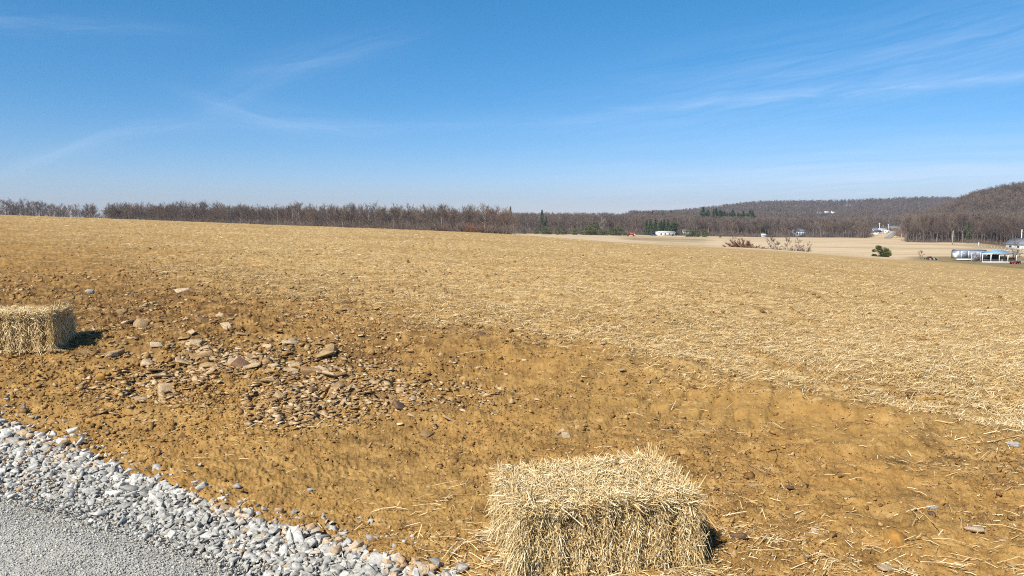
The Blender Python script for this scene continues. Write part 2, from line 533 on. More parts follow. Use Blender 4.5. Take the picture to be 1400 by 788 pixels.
# ------------------------------------------------------------------ build the ground sheet
def build_ground():
    lim = 39.5
    dense = np.radians(np.linspace(-lim, lim, 1250))
    coarse = np.radians(np.linspace(lim, 360 - lim, 110))[1:-1]
    phi = np.concatenate([dense, coarse])
    # rows: about a pixel apart in the picture close by, then geometric
    r = [0.0, .6, 1.2, 1.8, 2.2, 2.5]
    while r[-1] < 4000:
        x = r[-1]
        step = max(x * x / 1500.0, 0.007) if x < 120 else x * .035
        step = min(step, max(.35, x * .035))
        r.append(x + step)
    r = np.array(r[1:])
    R_, P_ = np.meshgrid(r, phi, indexing='ij')
    X = R_ * np.sin(P_); Yv = R_ * np.cos(P_)
    b = base_h(X, Yv)
    m = masks(X, Yv, b)
    Z = height(X, Yv, m)
    nr, nc = X.shape
    v = np.stack([X, Yv, Z], -1).reshape(-1, 3)
    v = np.concatenate([v, [[0, 0, -0.03]]])
    i = np.arange(nr - 1)[:, None]; j = np.arange(nc)[None, :]; jn = (j + 1) % nc
    q = np.stack([i * nc + j, i * nc + jn, (i + 1) * nc + jn, (i + 1) * nc + j], -1).reshape(-1, 4)[:, ::-1]
    c = nr * nc
    jj = np.arange(nc)
    t = np.stack([np.full(nc, c), (jj + 1) % nc, jj], 1)
    px, vv = proj(X, Yv, b)
    far = m['far']
    Ye = R_ * np.cos(np.clip(P_, -.69, .69))
    # woods: behind the left tree line, along the valley, and the right-hand hill
    wob = fbm(X * .01, Yv * .01, 71, 3)
    fl = np.interp(px, [-500, 0, 350, 600, 690, 705], [425, 425, 390, 312, 278, 278])
    forest = np.where(px < 700, sstep(-4, 6, Ye - fl - 14 * wob), 0)
    fr = np.interp(px, [690, 700, 1000, 1185, 1190, 1236, 1240, 1300, 1400, 1600], [610, 612, 620, 640, 860, 860, 505, 470, 432, 420])
    forest = np.where(px >= 700, sstep(-5, 10, Ye - fr), forest)
    strip = (px > 838) & (px < 985)
    ploughed = strip * sstep(250, 320, Ye) * (1 - sstep(520, 570, Ye)) * np.clip(.62 + 1.2 * fbm(X * .012, Yv * .02, 77, 3), 0, 1)
    ploughed = ploughed * sstep(838, 870, px) * (1 - sstep(950, 985, px))
    grass = far * np.maximum(sstep(1215, 1262, px + 10 * wob) * (1 - sstep(205, 235, Ye + 15 * wob)),
                             sstep(1300, 1390, px) * sstep(330, 380, Ye + 10 * wob))
    grass = np.maximum(grass, ploughed * .8)
    pale = far
    cover = np.stack([m['straw'] * (1 - far), pale, forest, np.ones_like(far)], -1).reshape(-1, 4)
    more = np.stack([m['damp'], grass, m['smooth'], np.ones_like(far)], -1).reshape(-1, 4)
    cover = np.concatenate([cover, [[0, 0, 0, 1]]]); more = np.concatenate([more, [[0, 0, 0, 1]]])
    o = mesh_np('ground', v, [q, t], ground_mat(), {'cover': cover, 'cover_more': more}, smooth=True)
    tag(o, kind='structure')
    return o


build_ground()


def gz(x, y, fine=False):
    return float(height(np.array([x], float), np.array([y], float), fine=fine)[0])


def at(px, Y):
    """ground point in the distance, by bearing and range"""
    x = float(ray(px, 310)[0]) * Y
    return (x, Y, gz(x, Y))


# ------------------------------------------------------------------ road and gravel
def road_mat():
    m, nt = material('road_chippings')
    P = nt.node('ShaderNodeNewGeometry').outputs['Position']
    vo = nt.node('ShaderNodeTexVoronoi', {'Vector': P, 'Scale': 95.0, 'Randomness': 1.0})
    cc = nt.node('ShaderNodeSeparateColor', {0: vo.outputs['Color']})
    c = nt.ramp(cc.outputs[0], [(0, (.26, .245, .215)), (.5, (.40, .38, .335)), (.9, (.52, .495, .44))])
    n = nt.noise(P, 1.5, 4, .6)
    c = nt.mix(nt.range(n, .4, .7, 0, .3), c, (.22, .19, .15))
    h = nt.math('SUBTRACT', 1.0, vo.outputs['Distance'])
    finish(nt, c, .9, h, .8, .006, .2)
    return m


def build_road():
    xs = np.linspace(-14, 9, 260)
    ts = np.linspace(0, 1, 60)
    top = edge_road(xs) + .18
    X = np.repeat(xs[:, None], len(ts), 1) + 0
    Yv = top[:, None] - ts[None, :] * 7.5
    X = X - ts[None, :] * 3.9
    Z = 0.006 * fbm(X * 2, Yv * 2, 81, 3) + .004 * fbm(X * 9, Yv * 9, 83, 2) - .012 * (1 - sstep(0, .06, ts))[None, :] + np.clip(-.02 + .0 * X, -.02, 0)
    n, k = X.shape
    v = np.stack([X, Yv, Z], -1).reshape(-1, 3)
    i = np.arange(n - 1)[:, None]; j = np.arange(k - 1)[None]
    q = np.stack([i * k + j, i * k + j + 1, (i + 1) * k + j + 1, (i + 1) * k + j], -1).reshape(-1, 4)[:, ::-1]
    tag(mesh_np('road', v, q[:, ::-1], road_mat(), smooth=True), kind='structure')


build_road()


def hull(pts):
    bm = bmesh.new()
    for p in pts: bm.verts.new(p)
    r = bmesh.ops.convex_hull(bm, input=bm.verts)
    dead = list({e for e in r['geom_interior'] + r['geom_unused'] if isinstance(e, bmesh.types.BMVert)})
    if dead: bmesh.ops.delete(bm, geom=dead, context='VERTS')
    return bm


def stone_shape(seed, flat=.55, n=14, bevel=.06, box=.75):
    rg = np.random.default_rng(seed)
    p = rg.normal(size=(n, 3)); p /= np.linalg.norm(p, axis=1)[:, None]
    p = np.sign(p) * np.abs(p) ** box
    p *= rg.uniform(.8, 1.1, (n, 1))
    p *= np.array([1, rg.uniform(.6, .95), flat * rg.uniform(.8, 1.2)])
    bm = hull(p)
    bmesh.ops.dissolve_limit(bm, angle_limit=.25, verts=bm.verts, edges=bm.edges)
    if bevel:
        bmesh.ops.bevel(bm, geom=list(bm.edges), offset=bevel, segments=1, affect='EDGES', clamp_overlap=True)
    bmesh.ops.triangulate(bm, faces=bm.faces)
    bmesh.ops.recalc_face_normals(bm, faces=bm.faces)
    bm.verts.index_update()
    v = np.array([q.co[:] for q in bm.verts]); f = np.array([[q.index for q in k.verts] for k in bm.faces])
    bm.free()
    s = np.abs(v).max(0)
    v = v / max(s[0], s[1])
    return v, f


def rot_mats(n, tilt=3.2):
    """random 3D rotations, tilt limited"""
    a = RNG.uniform(0, 2 * pi, n); t = RNG.normal(0, tilt, n); b = RNG.uniform(0, 2 * pi, n)
    ca, sa = np.cos(a), np.sin(a)
    Rz = np.zeros((n, 3, 3)); Rz[:, 0, 0] = ca; Rz[:, 0, 1] = -sa; Rz[:, 1, 0] = sa; Rz[:, 1, 1] = ca; Rz[:, 2, 2] = 1
    ax = np.stack([np.cos(b), np.sin(b), np.zeros(n)], 1)
    K = np.zeros((n, 3, 3))
    K[:, 0, 2] = ax[:, 1]; K[:, 1, 2] = -ax[:, 0]; K[:, 2, 0] = -ax[:, 1]; K[:, 2, 1] = ax[:, 0]
    I = np.eye(3)[None]
    Rt = I + np.sin(t)[:, None, None] * K + (1 - np.cos(t))[:, None, None] * (K @ K)
    return Rt @ Rz


def scatter(shapes, pos, size, tint, tilt=3.0):
    """copies of little shapes merged into one mesh"""
    V_, F_, T_ = [], [], []
    n0 = 0
    which = RNG.integers(0, len(shapes), len(pos))
    for k, (sv, sf) in enumerate(shapes):
        idx = np.where(which == k)[0]
        if not len(idx): continue
        R_ = rot_mats(len(idx), tilt)
        vv = np.einsum('nij,kj->nki', R_, sv) * size[idx][:, None, None] + pos[idx][:, None, :]
        V_.append(vv.reshape(-1, 3))
        ff = sf[None] + (np.arange(len(idx)) * len(sv))[:, None, None] + n0
        F_.append(ff.reshape(-1, 3)); T_.append(np.repeat(tint[idx], len(sv)))
        n0 += vv.shape[0] * vv.shape[1]
    return np.concatenate(V_), np.concatenate(F_), np.concatenate(T_)


def tint_mat(name, stops, rough=.85, nscale=60, bstr=.4, spec=.25, vary=.35):
    m, nt = material(name)
    t = nt.attr('tint').outputs['Fac']
    P = nt.node('ShaderNodeNewGeometry').outputs['Position']
    n = nt.noise(P, nscale, 4, .6)
    c = nt.ramp(t, stops)
    g = nt.range(n, .25, .75, 1 - vary, 1 + vary * .6)
    c = nt.mix(1.0, c, nt.node('ShaderNodeCombineColor', {0: g, 1: g, 2: g}).outputs[0], 'MULTIPLY')
    finish(nt, c, rough, n, bstr, .004, spec)
    return m


GRAVEL = tint_mat('limestone', [(0, (.20, .188, .162)), (.25, (.37, .352, .312)), (.6, (.51, .488, .435)), (.86, (.65, .622, .56)), (.93, (.55, .43, .29)), (1, (.48, .33, .19))], nscale=70, bstr=.25)
g_shapes = [stone_shape(100 + k, .48, 9, .015, .5) for k in range(18)]


def build_gravel():
    N = 19500
    x = RNG.uniform(-6.2, 1.6, N)
    t = RNG.beta(1.05, 1.0, N)
    yo = edge_outer(x); yi = edge_road(x)
    y = yo + (yi - .10 - yo) * t
    loose = RNG.random(N) < .028
    y = np.where(loose, yo + np.abs(RNG.normal(0, .13, N)), y)
    size = (0.0195 - 0.0090 * t) * np.exp(RNG.normal(0, .45, N))
    size = np.where(t > .8, size * RNG.uniform(.4, .95, N), size)
    size = np.clip(size, .007, .052)
    size = np.where(loose, size * .9, size)
    z = height(x, y) + np.where(loose, size * .25, .012 + RNG.uniform(-.012, .035, N) * (1 - .6 * t))
    z = np.where((t > .75) & ~loose, RNG.uniform(-.02, 0, N) + size * .25, z)
    tint = np.clip(RNG.beta(2.2, 2.2, N) * .88 + (RNG.random(N) < .10) * RNG.uniform(.15, .6, N), 0, 1)
    tint = np.where(RNG.random(N) < .45 * np.exp(-t * 7), RNG.uniform(.9, 1, N), tint)
    tint = np.clip(tint * (1 + .35 * fbm(x * 2.5, y * 2.5, 181, 3)), 0, 1)
    v, f, tt = scatter(g_shapes, np.stack([x, y, z], 1), size, tint, .7)
    o = mesh_np('gravel_shoulder', v, f, GRAVEL, {'tint': tt})
    tag(o, 'pale grey crushed limestone gravel along the edge of the road', 'gravel', kind='stuff')
    # small chippings of the road surface
    n = 95000
    x = RNG.uniform(-4.6, 1.2, n); yb = edge_road(x) + .12
    y = yb + .16 - RNG.beta(1, 1.6, n) * 2.5
    keep = (y > 2.1 - .1 * x) & (y > .9)
    x, y = x[keep], y[keep]; n = len(x)
    sz = np.clip(.0046 * np.exp(RNG.normal(0, .35, n)), .002, .013)
    z = -.02 + .006 * fbm(x * 2, y * 2, 81, 3) + .004 * fbm(x * 9, y * 9, 83, 2) + sz * .3
    octa = [(np.array([(1, .1, 0), (0, .8, .1), (-.9, 0, .1), (.1, -.9, 0), (.1, 0, .7), (0, 0, -.6)], float),
             np.array([(0, 1, 4), (1, 2, 4), (2, 3, 4), (3, 0, 4), (1, 0, 5), (2, 1, 5), (3, 2, 5), (0, 3, 5)])),
            (np.array([(.8, .5, .1), (-.3, .9, 0), (-.9, -.2, 0), (.3, -.8, .1), (-.1, .2, .5), (0, 0, -.5)], float),
             np.array([(0, 1, 4), (1, 2, 4), (2, 3, 4), (3, 0, 4), (1, 0, 5), (2, 1, 5), (3, 2, 5), (0, 3, 5)]))]
    tint = np.clip(.22 + RNG.beta(2.2, 2.0, n) * .6 + (RNG.random(n) < .05) * .1 + .16 * fbm((x * .86 + y * .52) * .6, (y * .86 - x * .52) * 4, 183, 3), 0, .88)
    v, f, tt = scatter(octa, np.stack([x, y, z], 1), sz, tint, .9)
    o = mesh_np('road_chippings', v, f, GRAVEL, {'tint': tt})
    tag(o, 'fine grey stone chippings pressed into the road surface', 'gravel', kind='stuff')


build_gravel()

# ------------------------------------------------------------------ straw
STRAW = tint_mat('straw', [(0, (.28, .158, .054)), (.35, (.57, .38, .150)), (.7, (.78, .59, .295)), (1, (.90, .775, .53))], rough=.55, nscale=25, bstr=.1, spec=.35, vary=.2)


def strips(p, d, L, W, nrm, bend, tint, taper=.75):
    """bent flat stems: six vertices and two quads each"""
    n = len(p)
    d = d / np.linalg.norm(d, axis=1)[:, None]
    s = np.cross(d, nrm); s /= (np.linalg.norm(s, axis=1)[:, None] + 1e-9)
    up = np.cross(s, d)
    a = p; b = p + d * (L * .5)[:, None] + up * bend[:, None]; c = p + d * L[:, None]
    w = (W * .5)[:, None] * s
    v = np.stack([a - w, a + w, b - w, b + w, c - w * taper, c + w * taper], 1).reshape(-1, 3)
    k = (np.arange(n) * 6)[:, None]
    q = np.concatenate([k + np.array([[0, 1, 3, 2]]), k + np.array([[2, 3, 5, 4]])])
    return v, q, np.repeat(tint, 6)


def build_litter():
    # stubble straw, sampled evenly over the field as the eye sees it
    N = 430000
    px = RNG.uniform(-90, 1490, N)
    lo = np.interp(px, [-90, 0, 350, 690, 1050, 1400, 1490], [291, 294, 306, 320, 346, 371, 376])
    v = lo + (640 - lo) * RNG.beta(1.0, 1.35, N)
    x, y = pick(px, v)
    b = base_h(x, y); m = masks(x, y, b)
    patch = np.clip(np.interp(y, [5, 9, 20], [.46, .54, .66]) + .5 * fbm(x * .10, y * .22, 90, 3) + .22 * np.sin((y * .96 + x * .27) * 2 * pi / 2.6 + 3 * fbm(x * .12, y * .12, 92, 2)) * sstep(8, 16, y) + 1.1 * fbm(x * .7, y * .7, 91, 4) + 1.3 * fbm(x * 3.5, y * 3.5, 93, 3), .04, 1)
    keep = (RNG.random(N) < m['straw'] * patch) & (y < 100)
    x, y = x[keep], y[keep]
    z = height(x, y); r = np.hypot(x, y); n = len(x)
    ang = RNG.normal(.12, .75, n)
    ang += np.where(RNG.random(n) < .25, RNG.uniform(-pi, pi, n), 0)
    tilt = RNG.normal(.03, .13, n)
    d = np.stack([np.cos(ang) * np.cos(tilt), np.sin(ang) * np.cos(tilt), np.abs(np.sin(tilt))], 1)
    L = np.clip(np.exp(RNG.normal(np.log(.070), .5, n)), .02, .28) * np.interp(r, [5, 60], [1, 1.5])
    W = np.maximum(RNG.uniform(.0025, .0055, n), r * .00035)
    nrm = np.stack([RNG.normal(0, .35, n), RNG.normal(0, .35, n), np.ones(n)], 1)
    p = np.stack([x, y, z + RNG.uniform(.002, .016, n) + r * .00015], 1)
    tint = np.clip(RNG.beta(1.5, 1.5, n), 0, 1)
    v1 = strips(p, d, L, W, nrm, RNG.normal(.003, .012, n) * 1.0, tint)
    # stray stems on the bare soil, denser round the bales
    N = 10500
    px = RNG.uniform(-60, 1460, N); v = RNG.uniform(395, 800, N)
    x, y = pick(px, v)
    nb = 1900
    x = np.concatenate([x, .47 + RNG.normal(0, .62, nb), -4.6 + RNG.normal(0, .6, nb // 3), 1.2 + RNG.normal(0, .4, nb // 4)])
    y = np.concatenate([y, 3.40 + RNG.normal(0, .42, nb), 7.2 + RNG.normal(0, .5, nb // 3), 3.6 + RNG.normal(0, .5, nb // 4)])
    b = base_h(x, y); m = masks(x, y, b)
    patch = np.clip(.15 + 1.5 * fbm(x * .9, y * .9, 95, 4) + .22 * sstep(2.6, 3.6, x * .6 + y * .4), .03, 1)
    patch[N:] = .8
    keep = (RNG.random(len(x)) < patch) & ((m['d_out'] > -.12) | (RNG.random(len(x)) < .04)) & (y > 1.6)
    x, y = x[keep], y[keep]; n = len(x)
    z = height(x, y); r = np.hypot(x, y)
    ang = RNG.normal(-.35, .7, n) + np.where(RNG.random(n) < .4, RNG.uniform(-pi, pi, n), 0)
    tilt = RNG.normal(.02, .09, n)
    d = np.stack([np.cos(ang) * np.cos(tilt), np.sin(ang) * np.cos(tilt), np.abs(np.sin(tilt))], 1)
    L = np.clip(np.exp(RNG.normal(np.log(.055), .6, n)), .012, .30)
    W = np.maximum(RNG.uniform(.002, .0045, n), r * .00038)
    nrm = np.stack([RNG.normal(0, .4, n), RNG.normal(0, .4, n), np.ones(n)], 1)
    p = np.stack([x, y, z + RNG.uniform(.002, .010, n)], 1)
    v2 = strips(p, d, L, W, nrm, RNG.normal(.004, .010, n) * (L / .1), np.clip(RNG.beta(3, 1.6, n), 0, 1))
    for nm, lab, (vv, qq, tt) in (('straw_litter', 'pale straw stubble lying thickly over the sloping field', v1),
                                  ('stray_straw', 'loose straw stems strewn over the bare ochre soil', v2)):
        o = mesh_np(nm, vv, qq, STRAW, {'tint': tt})
        tag(o, lab, 'straw', kind='stuff')


build_litter()


# ------------------------------------------------------------------ bales
def bale_core_mat():
    m, nt = material('packed_straw')
    tc = nt.node('ShaderNodeTexCoord').outputs['Object']
    mp = nt.node('ShaderNodeMapping', {'Vector': tc, 'Scale': (60, 60, 14)})
    n = nt.noise(mp.outputs[0], 1.0, 5, .7)
    c = nt.ramp(n, [(.3, (.06, .032, .010)), (.5, (.19, .11, .036)), (.7, (.40, .26, .10))])
    finish(nt, c, .85, n, 1.0, .02, .2)
    return m


CORE = bale_core_mat()


def make_bale(label, loc, rz, L, D, H, density, seed, wide):
    rg = np.random.default_rng(seed)
    hl, hd = L / 2, D / 2

    def bulge(p):
        """packed, slightly sagging block: soft corners, uneven flakes"""
        q = p.copy()
        fl = np.sin(q[:, 0] * 2 * pi / .115 + 1.0 + 2 * (vnoise(q[:, 0] * 9, q[:, 0] * 0, seed)))
        up = np.clip(q[:, 2] / H, 0, 1)
        q[:, 1] *= 1 + .012 * fl + .06 * np.sin(pi * up)
        q[:, 0] *= 1 + .05 * np.sin(pi * up)
        q[:, 2] += np.where(up > .5, .018 * fbm(q[:, 0] * 6, q[:, 1] * 6, seed + 1, 3) + .008 * fl, 0)
        return q

    # core block
    nx, ny, nz = 44, 24, 18
    pts, quads = [], []

    def grid(fn, a, b):
        o = sum(len(k) for k in pts)
        A, B = np.meshgrid(np.linspace(-1, 1, a), np.linspace(-1, 1, b), indexing='ij')
        pts.append(fn(A.ravel(), B.ravel()))
        i = np.arange(a - 1)[:, None]; j = np.arange(b - 1)[None]
        quads.append((np.stack([i * b + j, i * b + j + 1, (i + 1) * b + j + 1, (i + 1) * b + j], -1) + o).reshape(-1, 4))

    s = .93
    one = lambda a: np.ones_like(a)
    zt = lambda t: (t + 1) / 2 * H * s
    grid(lambda a, b: np.stack([a * hl * s, b * hd * s, one(a) * H * s], 1), nx, ny)
    grid(lambda a, b: np.stack([a * hl * s, -one(a) * hd * s, zt(b)], 1), nx, nz)
    grid(lambda a, b: np.stack([a * hl * s, one(a) * hd * s, zt(b)], 1), nx, nz)
    grid(lambda a, b: np.stack([-one(a) * hl * s, a * hd * s, zt(b)], 1), ny, nz)
    grid(lambda a, b: np.stack([one(a) * hl * s, a * hd * s, zt(b)], 1), ny, nz)
    grid(lambda a, b: np.stack([a * hl * s, b * hd * s, 0 * a - .02], 1), nx, ny)
    cp = np.concatenate(pts)
    # round the long edges
    rr = .045
    bx = np.clip(np.abs(cp[:, 0]) - (hl * s - rr), 0, rr); by = np.clip(np.abs(cp[:, 1]) - (hd * s - rr), 0, rr); bz = np.clip(cp[:, 2] - (H * s - rr), 0, rr)
    k = np.sqrt(bx ** 2 + by ** 2 + bz ** 2); over = np.where(k > rr, rr / np.maximum(k, 1e-9), 1)
    cp[:, 0] = np.sign(cp[:, 0]) * (np.abs(cp[:, 0]) - bx * (1 - over)); cp[:, 1] = np.sign(cp[:, 1]) * (np.abs(cp[:, 1]) - by * (1 - over)); cp[:, 2] -= bz * (1 - over)
    cp = bulge(cp)
    cq = np.concatenate(quads)

    SV, SQ, ST = [], [], []
    n0 = [0]

    def put(p, d, Ls, W, nrm, bend, tint):
        v, q, t = strips(p, d, Ls, W, nrm, bend, tint)
        SV.append(v); SQ.append(q + n0[0]); ST.append(t); n0[0] += len(v)

    def rnd(n, a, b): return rg.uniform(a, b, n)
    w_ = lambda n: np.maximum(rg.uniform(.0018, .0044, n), wide)
    # --- front and back faces: cut ends, short stubs and hanging stems, dark gaps between flakes
    for side in (-1, 1):
        n = int(18000 * density * (1 if side < 0 else .5))
        x = rnd(n, -hl, hl); z = rnd(n, 0, H) ** 1.0
        fl = np.sin(x * 2 * pi / .115 + 1 + 2 * vnoise(x * 9, x * 0, seed))
        gap = np.clip(.66 + .16 * fl + .75 * fbm(x * 26, z * 12, seed + 3, 4), 0.05, 1)
        kp = rg.random(n) < gap
        x, z, fl = x[kp], z[kp], fl[kp]; n = len(x)
        dep = rnd(n, -.045, .008) + .006 * fl
        p = bulge(np.stack([x, side * (hd * .955 + dep), z], 1))
        down = rg.random(n) < .55
        ang = rg.normal(0, .50, n)
        d = np.where(down[:, None],
                     np.stack([np.sin(ang), side * np.abs(rg.normal(.12, .18, n)), -np.cos(ang)], 1),
                     np.stack([rg.normal(0, .55, n), side * np.abs(rg.normal(.8, .3, n)), rg.normal(-.1, .55, n)], 1))
        Ls = np.where(down, np.exp(rg.normal(np.log(.032), .5, n)), rnd(n, .006, .026))
        Ls = np.minimum(Ls, np.where(down, z + .01, 1))
        nrm = np.stack([rg.normal(0, .6, n), np.full(n, side * 1.0), rg.normal(0, .3, n)], 1)
        tint = np.clip(rg.beta(2.2, 1.9, n) + dep * 6, 0, 1)
        put(p, d, Ls, w_(n), nrm, rg.normal(.003, .006, n), tint)
    # --- top: stems in every direction, many standing a little
    n = int(14500 * density)
    x = rnd(n, -hl, hl); y = rnd(n, -hd, hd)
    p = bulge(np.stack([x, y, np.full(n, H * .965) + rnd(n, -.03, .012)], 1))
    a = rnd(n, -pi, pi); e = np.abs(rg.normal(.04, .17, n))
    d = np.stack([np.cos(a) * np.cos(e), np.sin(a) * np.cos(e), np.sin(e)], 1)
    Ls = np.clip(np.exp(rg.normal(np.log(.040), .5, n)), .012, .12)
    nrm = np.stack([rg.normal(0, .5, n), rg.normal(0, .5, n), np.ones(n)], 1)
    put(p, d, Ls, w_(n), nrm, rg.normal(.004, .010, n), np.clip(rg.beta(2.8, 1.5, n), 0, 1))
    # --- ends: folded stems that loop downwards
    for side in (-1, 1):
        n = int(6500 * density)
        y = rnd(n, -hd, hd); z = rnd(n, 0, H)
        p = bulge(np.stack([side * (hl * .965 + rnd(n, -.03, .015)), y, z], 1))
        a = rg.normal(0, .55, n)
        d = np.stack([side * np.abs(rg.normal(.25, .25, n)), np.sin(a), -np.cos(a) * np.where(rg.random(n) < .85, 1, -1)], 1)
        Ls = np.clip(np.exp(rg.normal(np.log(.070), .45, n)), .02, .18)
        Ls = np.minimum(Ls, np.where(d[:, 2] < 0, z + .02, .12))
        nrm = np.stack([np.full(n, side * 1.0), rg.normal(0, .5, n), rg.normal(0, .3, n)], 1)
        put(p, d, Ls, w_(n), nrm, np.abs(rg.normal(.010, .014, n)), np.clip(rg.beta(2.6, 1.6, n), 0, 1))
    # --- edge fringe and a few long loose stems
    n = int(1900 * density)
    ed = rg.integers(0, 4, n); u = rnd(n, -1, 1)
    x = np.where(ed < 2, u * hl, np.where(ed == 2, -hl, hl) * .97); y = np.where(ed < 2, np.where(ed == 0, -hd, hd) * .97, u * hd)
    p = bulge(np.stack([x, y, np.full(n, H * .97) - rnd(n, 0, .05)], 1))
    d = np.stack([x / hl * .8 + rg.normal(0, .6, n), y / hd * .8 + rg.normal(0, .6, n), rg.normal(.25, .5, n)], 1)
    Ls = np.clip(np.exp(rg.normal(np.log(.032), .5, n)), .012, .10)
    put(p, d, Ls, w_(n), rg.normal(0, 1, (n, 3)), rg.normal(0, .008, n), np.clip(rg.beta(2.8, 1.4, n), 0, 1))
    n = int(900 * density)
    a = rnd(n, 0, 2 * pi)
    p = np.stack([np.cos(a) * hl * 1.03, np.sin(a) * hd * 1.06, rnd(n, .0, .03)], 1)
    p[:, 0] = np.clip(np.cos(a) * 1.5, -1, 1) * hl * 1.02; p[:, 1] = np.clip(np.sin(a) * 1.5, -1, 1) * hd * 1.05
    d = np.stack([np.cos(a) + rg.normal(0, .7, n), np.sin(a) + rg.normal(0, .7, n), rg.normal(.02, .12, n)], 1)
    put(p, d, rnd(n, .03, .14), w_(n), np.stack([rg.normal(0, .3, n), rg.normal(0, .3, n), np.ones(n)], 1), rg.normal(.004, .008, n), np.clip(rg.beta(3, 1.4, n), 0, 1))

    sv = np.concatenate(SV); sq = np.concatenate(SQ) + len(cp); st = np.concatenate(ST)
    verts = np.concatenate([cp, sv]); quad = np.concatenate([cq, sq])
    mi = np.concatenate([np.zeros(len(cq)), np.ones(len(sq))])
    o = mesh_np('straw_bale', verts, quad, None, {'tint': np.concatenate([np.full(len(cp), .3), st])}, mats=[CORE, STRAW], midx=mi)
    o.location = loc; o.rotation_euler = (0, 0, rz)
    tag(o, label, 'straw bale', 'straw bales on the bare soil')
    return o


BALE1 = (.385, 3.41); BALE2 = (-4.90, 7.02)
make_bale('rectangular straw bale in the foreground beside the end of the gravel', (*BALE1, gz(*BALE1) - .02), radians(13), .79, .53, .372, 1.75, 3, .0014)
make_bale('rectangular straw bale farther back on the stony bank, cut off by the left edge', (*BALE2, gz(*BALE2) - .03), radians(13), .95, .50, .375, 1.1, 4, .0030)


# ------------------------------------------------------------------ rocks on the bank
def rock_mat(name, stops):
    m, nt = material(name)
    tc = nt.node('ShaderNodeTexCoord').outputs['Object']
    oi = nt.node('ShaderNodeObjectInfo').outputs['Random']
    n = nt.noise(tc, 2.2, 6, .65)
    n2 = nt.noise(tc, 14, 4, .6)
    c = nt.ramp(oi, stops)
    g = nt.range(n, .25, .75, .62, 1.2)
    c = nt.mix(1.0, c, nt.node('ShaderNodeCombineColor', {0: g, 1: g, 2: g}).outputs[0], 'MULTIPLY')
    c = nt.mix(nt.range(n2, .46, .66, 0, .75), c, (.36, .215, .075))
    finish(nt, c, .9, n2, .5, .03, .2)
    return m


ROCK = rock_mat('sandstone', [(0, (.26, .155, .075)), (.3, (.43, .285, .145)), (.65, (.56, .40, .225)), (1, (.64, .50, .33))])
ROCK_PALE = rock_mat('pale_sandstone', [(0, (.50, .36, .215)), (1, (.60, .46, .30))])
ROCK_ORANGE = rock_mat('ochre_sandstone', [(0, (.50, .25, .055)), (1, (.50, .25, .055))])
ROCK_DARK = rock_mat('dark_shale', [(0, (.14, .085, .06)), (1, (.17, .10, .07))])
ROCK_GREY = rock_mat('grey_limestone', [(0, (.40, .40, .39)), (1, (.52, .52, .50))])


def rock_meshes(mat, seeds, flat, n=16):
    out = []
    for sd in seeds:
        v, f = stone_shape(sd, flat, n, .022, .42)
        out.append(unlinked_mesh(v, f, mat))
    return out


R_slab = rock_meshes(ROCK, range(200, 209), .17, 12)
R_chunk = rock_meshes(ROCK, range(210, 216), .42, 12)


def put_rock(me, px, v, size, label, group=None, tilt=(0, 0), rz=None, sink=.13, flat=.3):
    x, y = pick(np.array([float(px)]), np.array([float(v)]))
    x, y = float(x[0]), float(y[0])
    o = bpy.data.objects.new('rock', me); COL.objects.link(o)
    o.location = (x, y, gz(x, y, True) + size * (flat - sink))
    o.rotation_euler = (tilt[0], tilt[1], random.uniform(0, 6.28) if rz is None else rz)
    o.scale = (size,) * 3
    tag(o, label, 'rock', group)
    return o


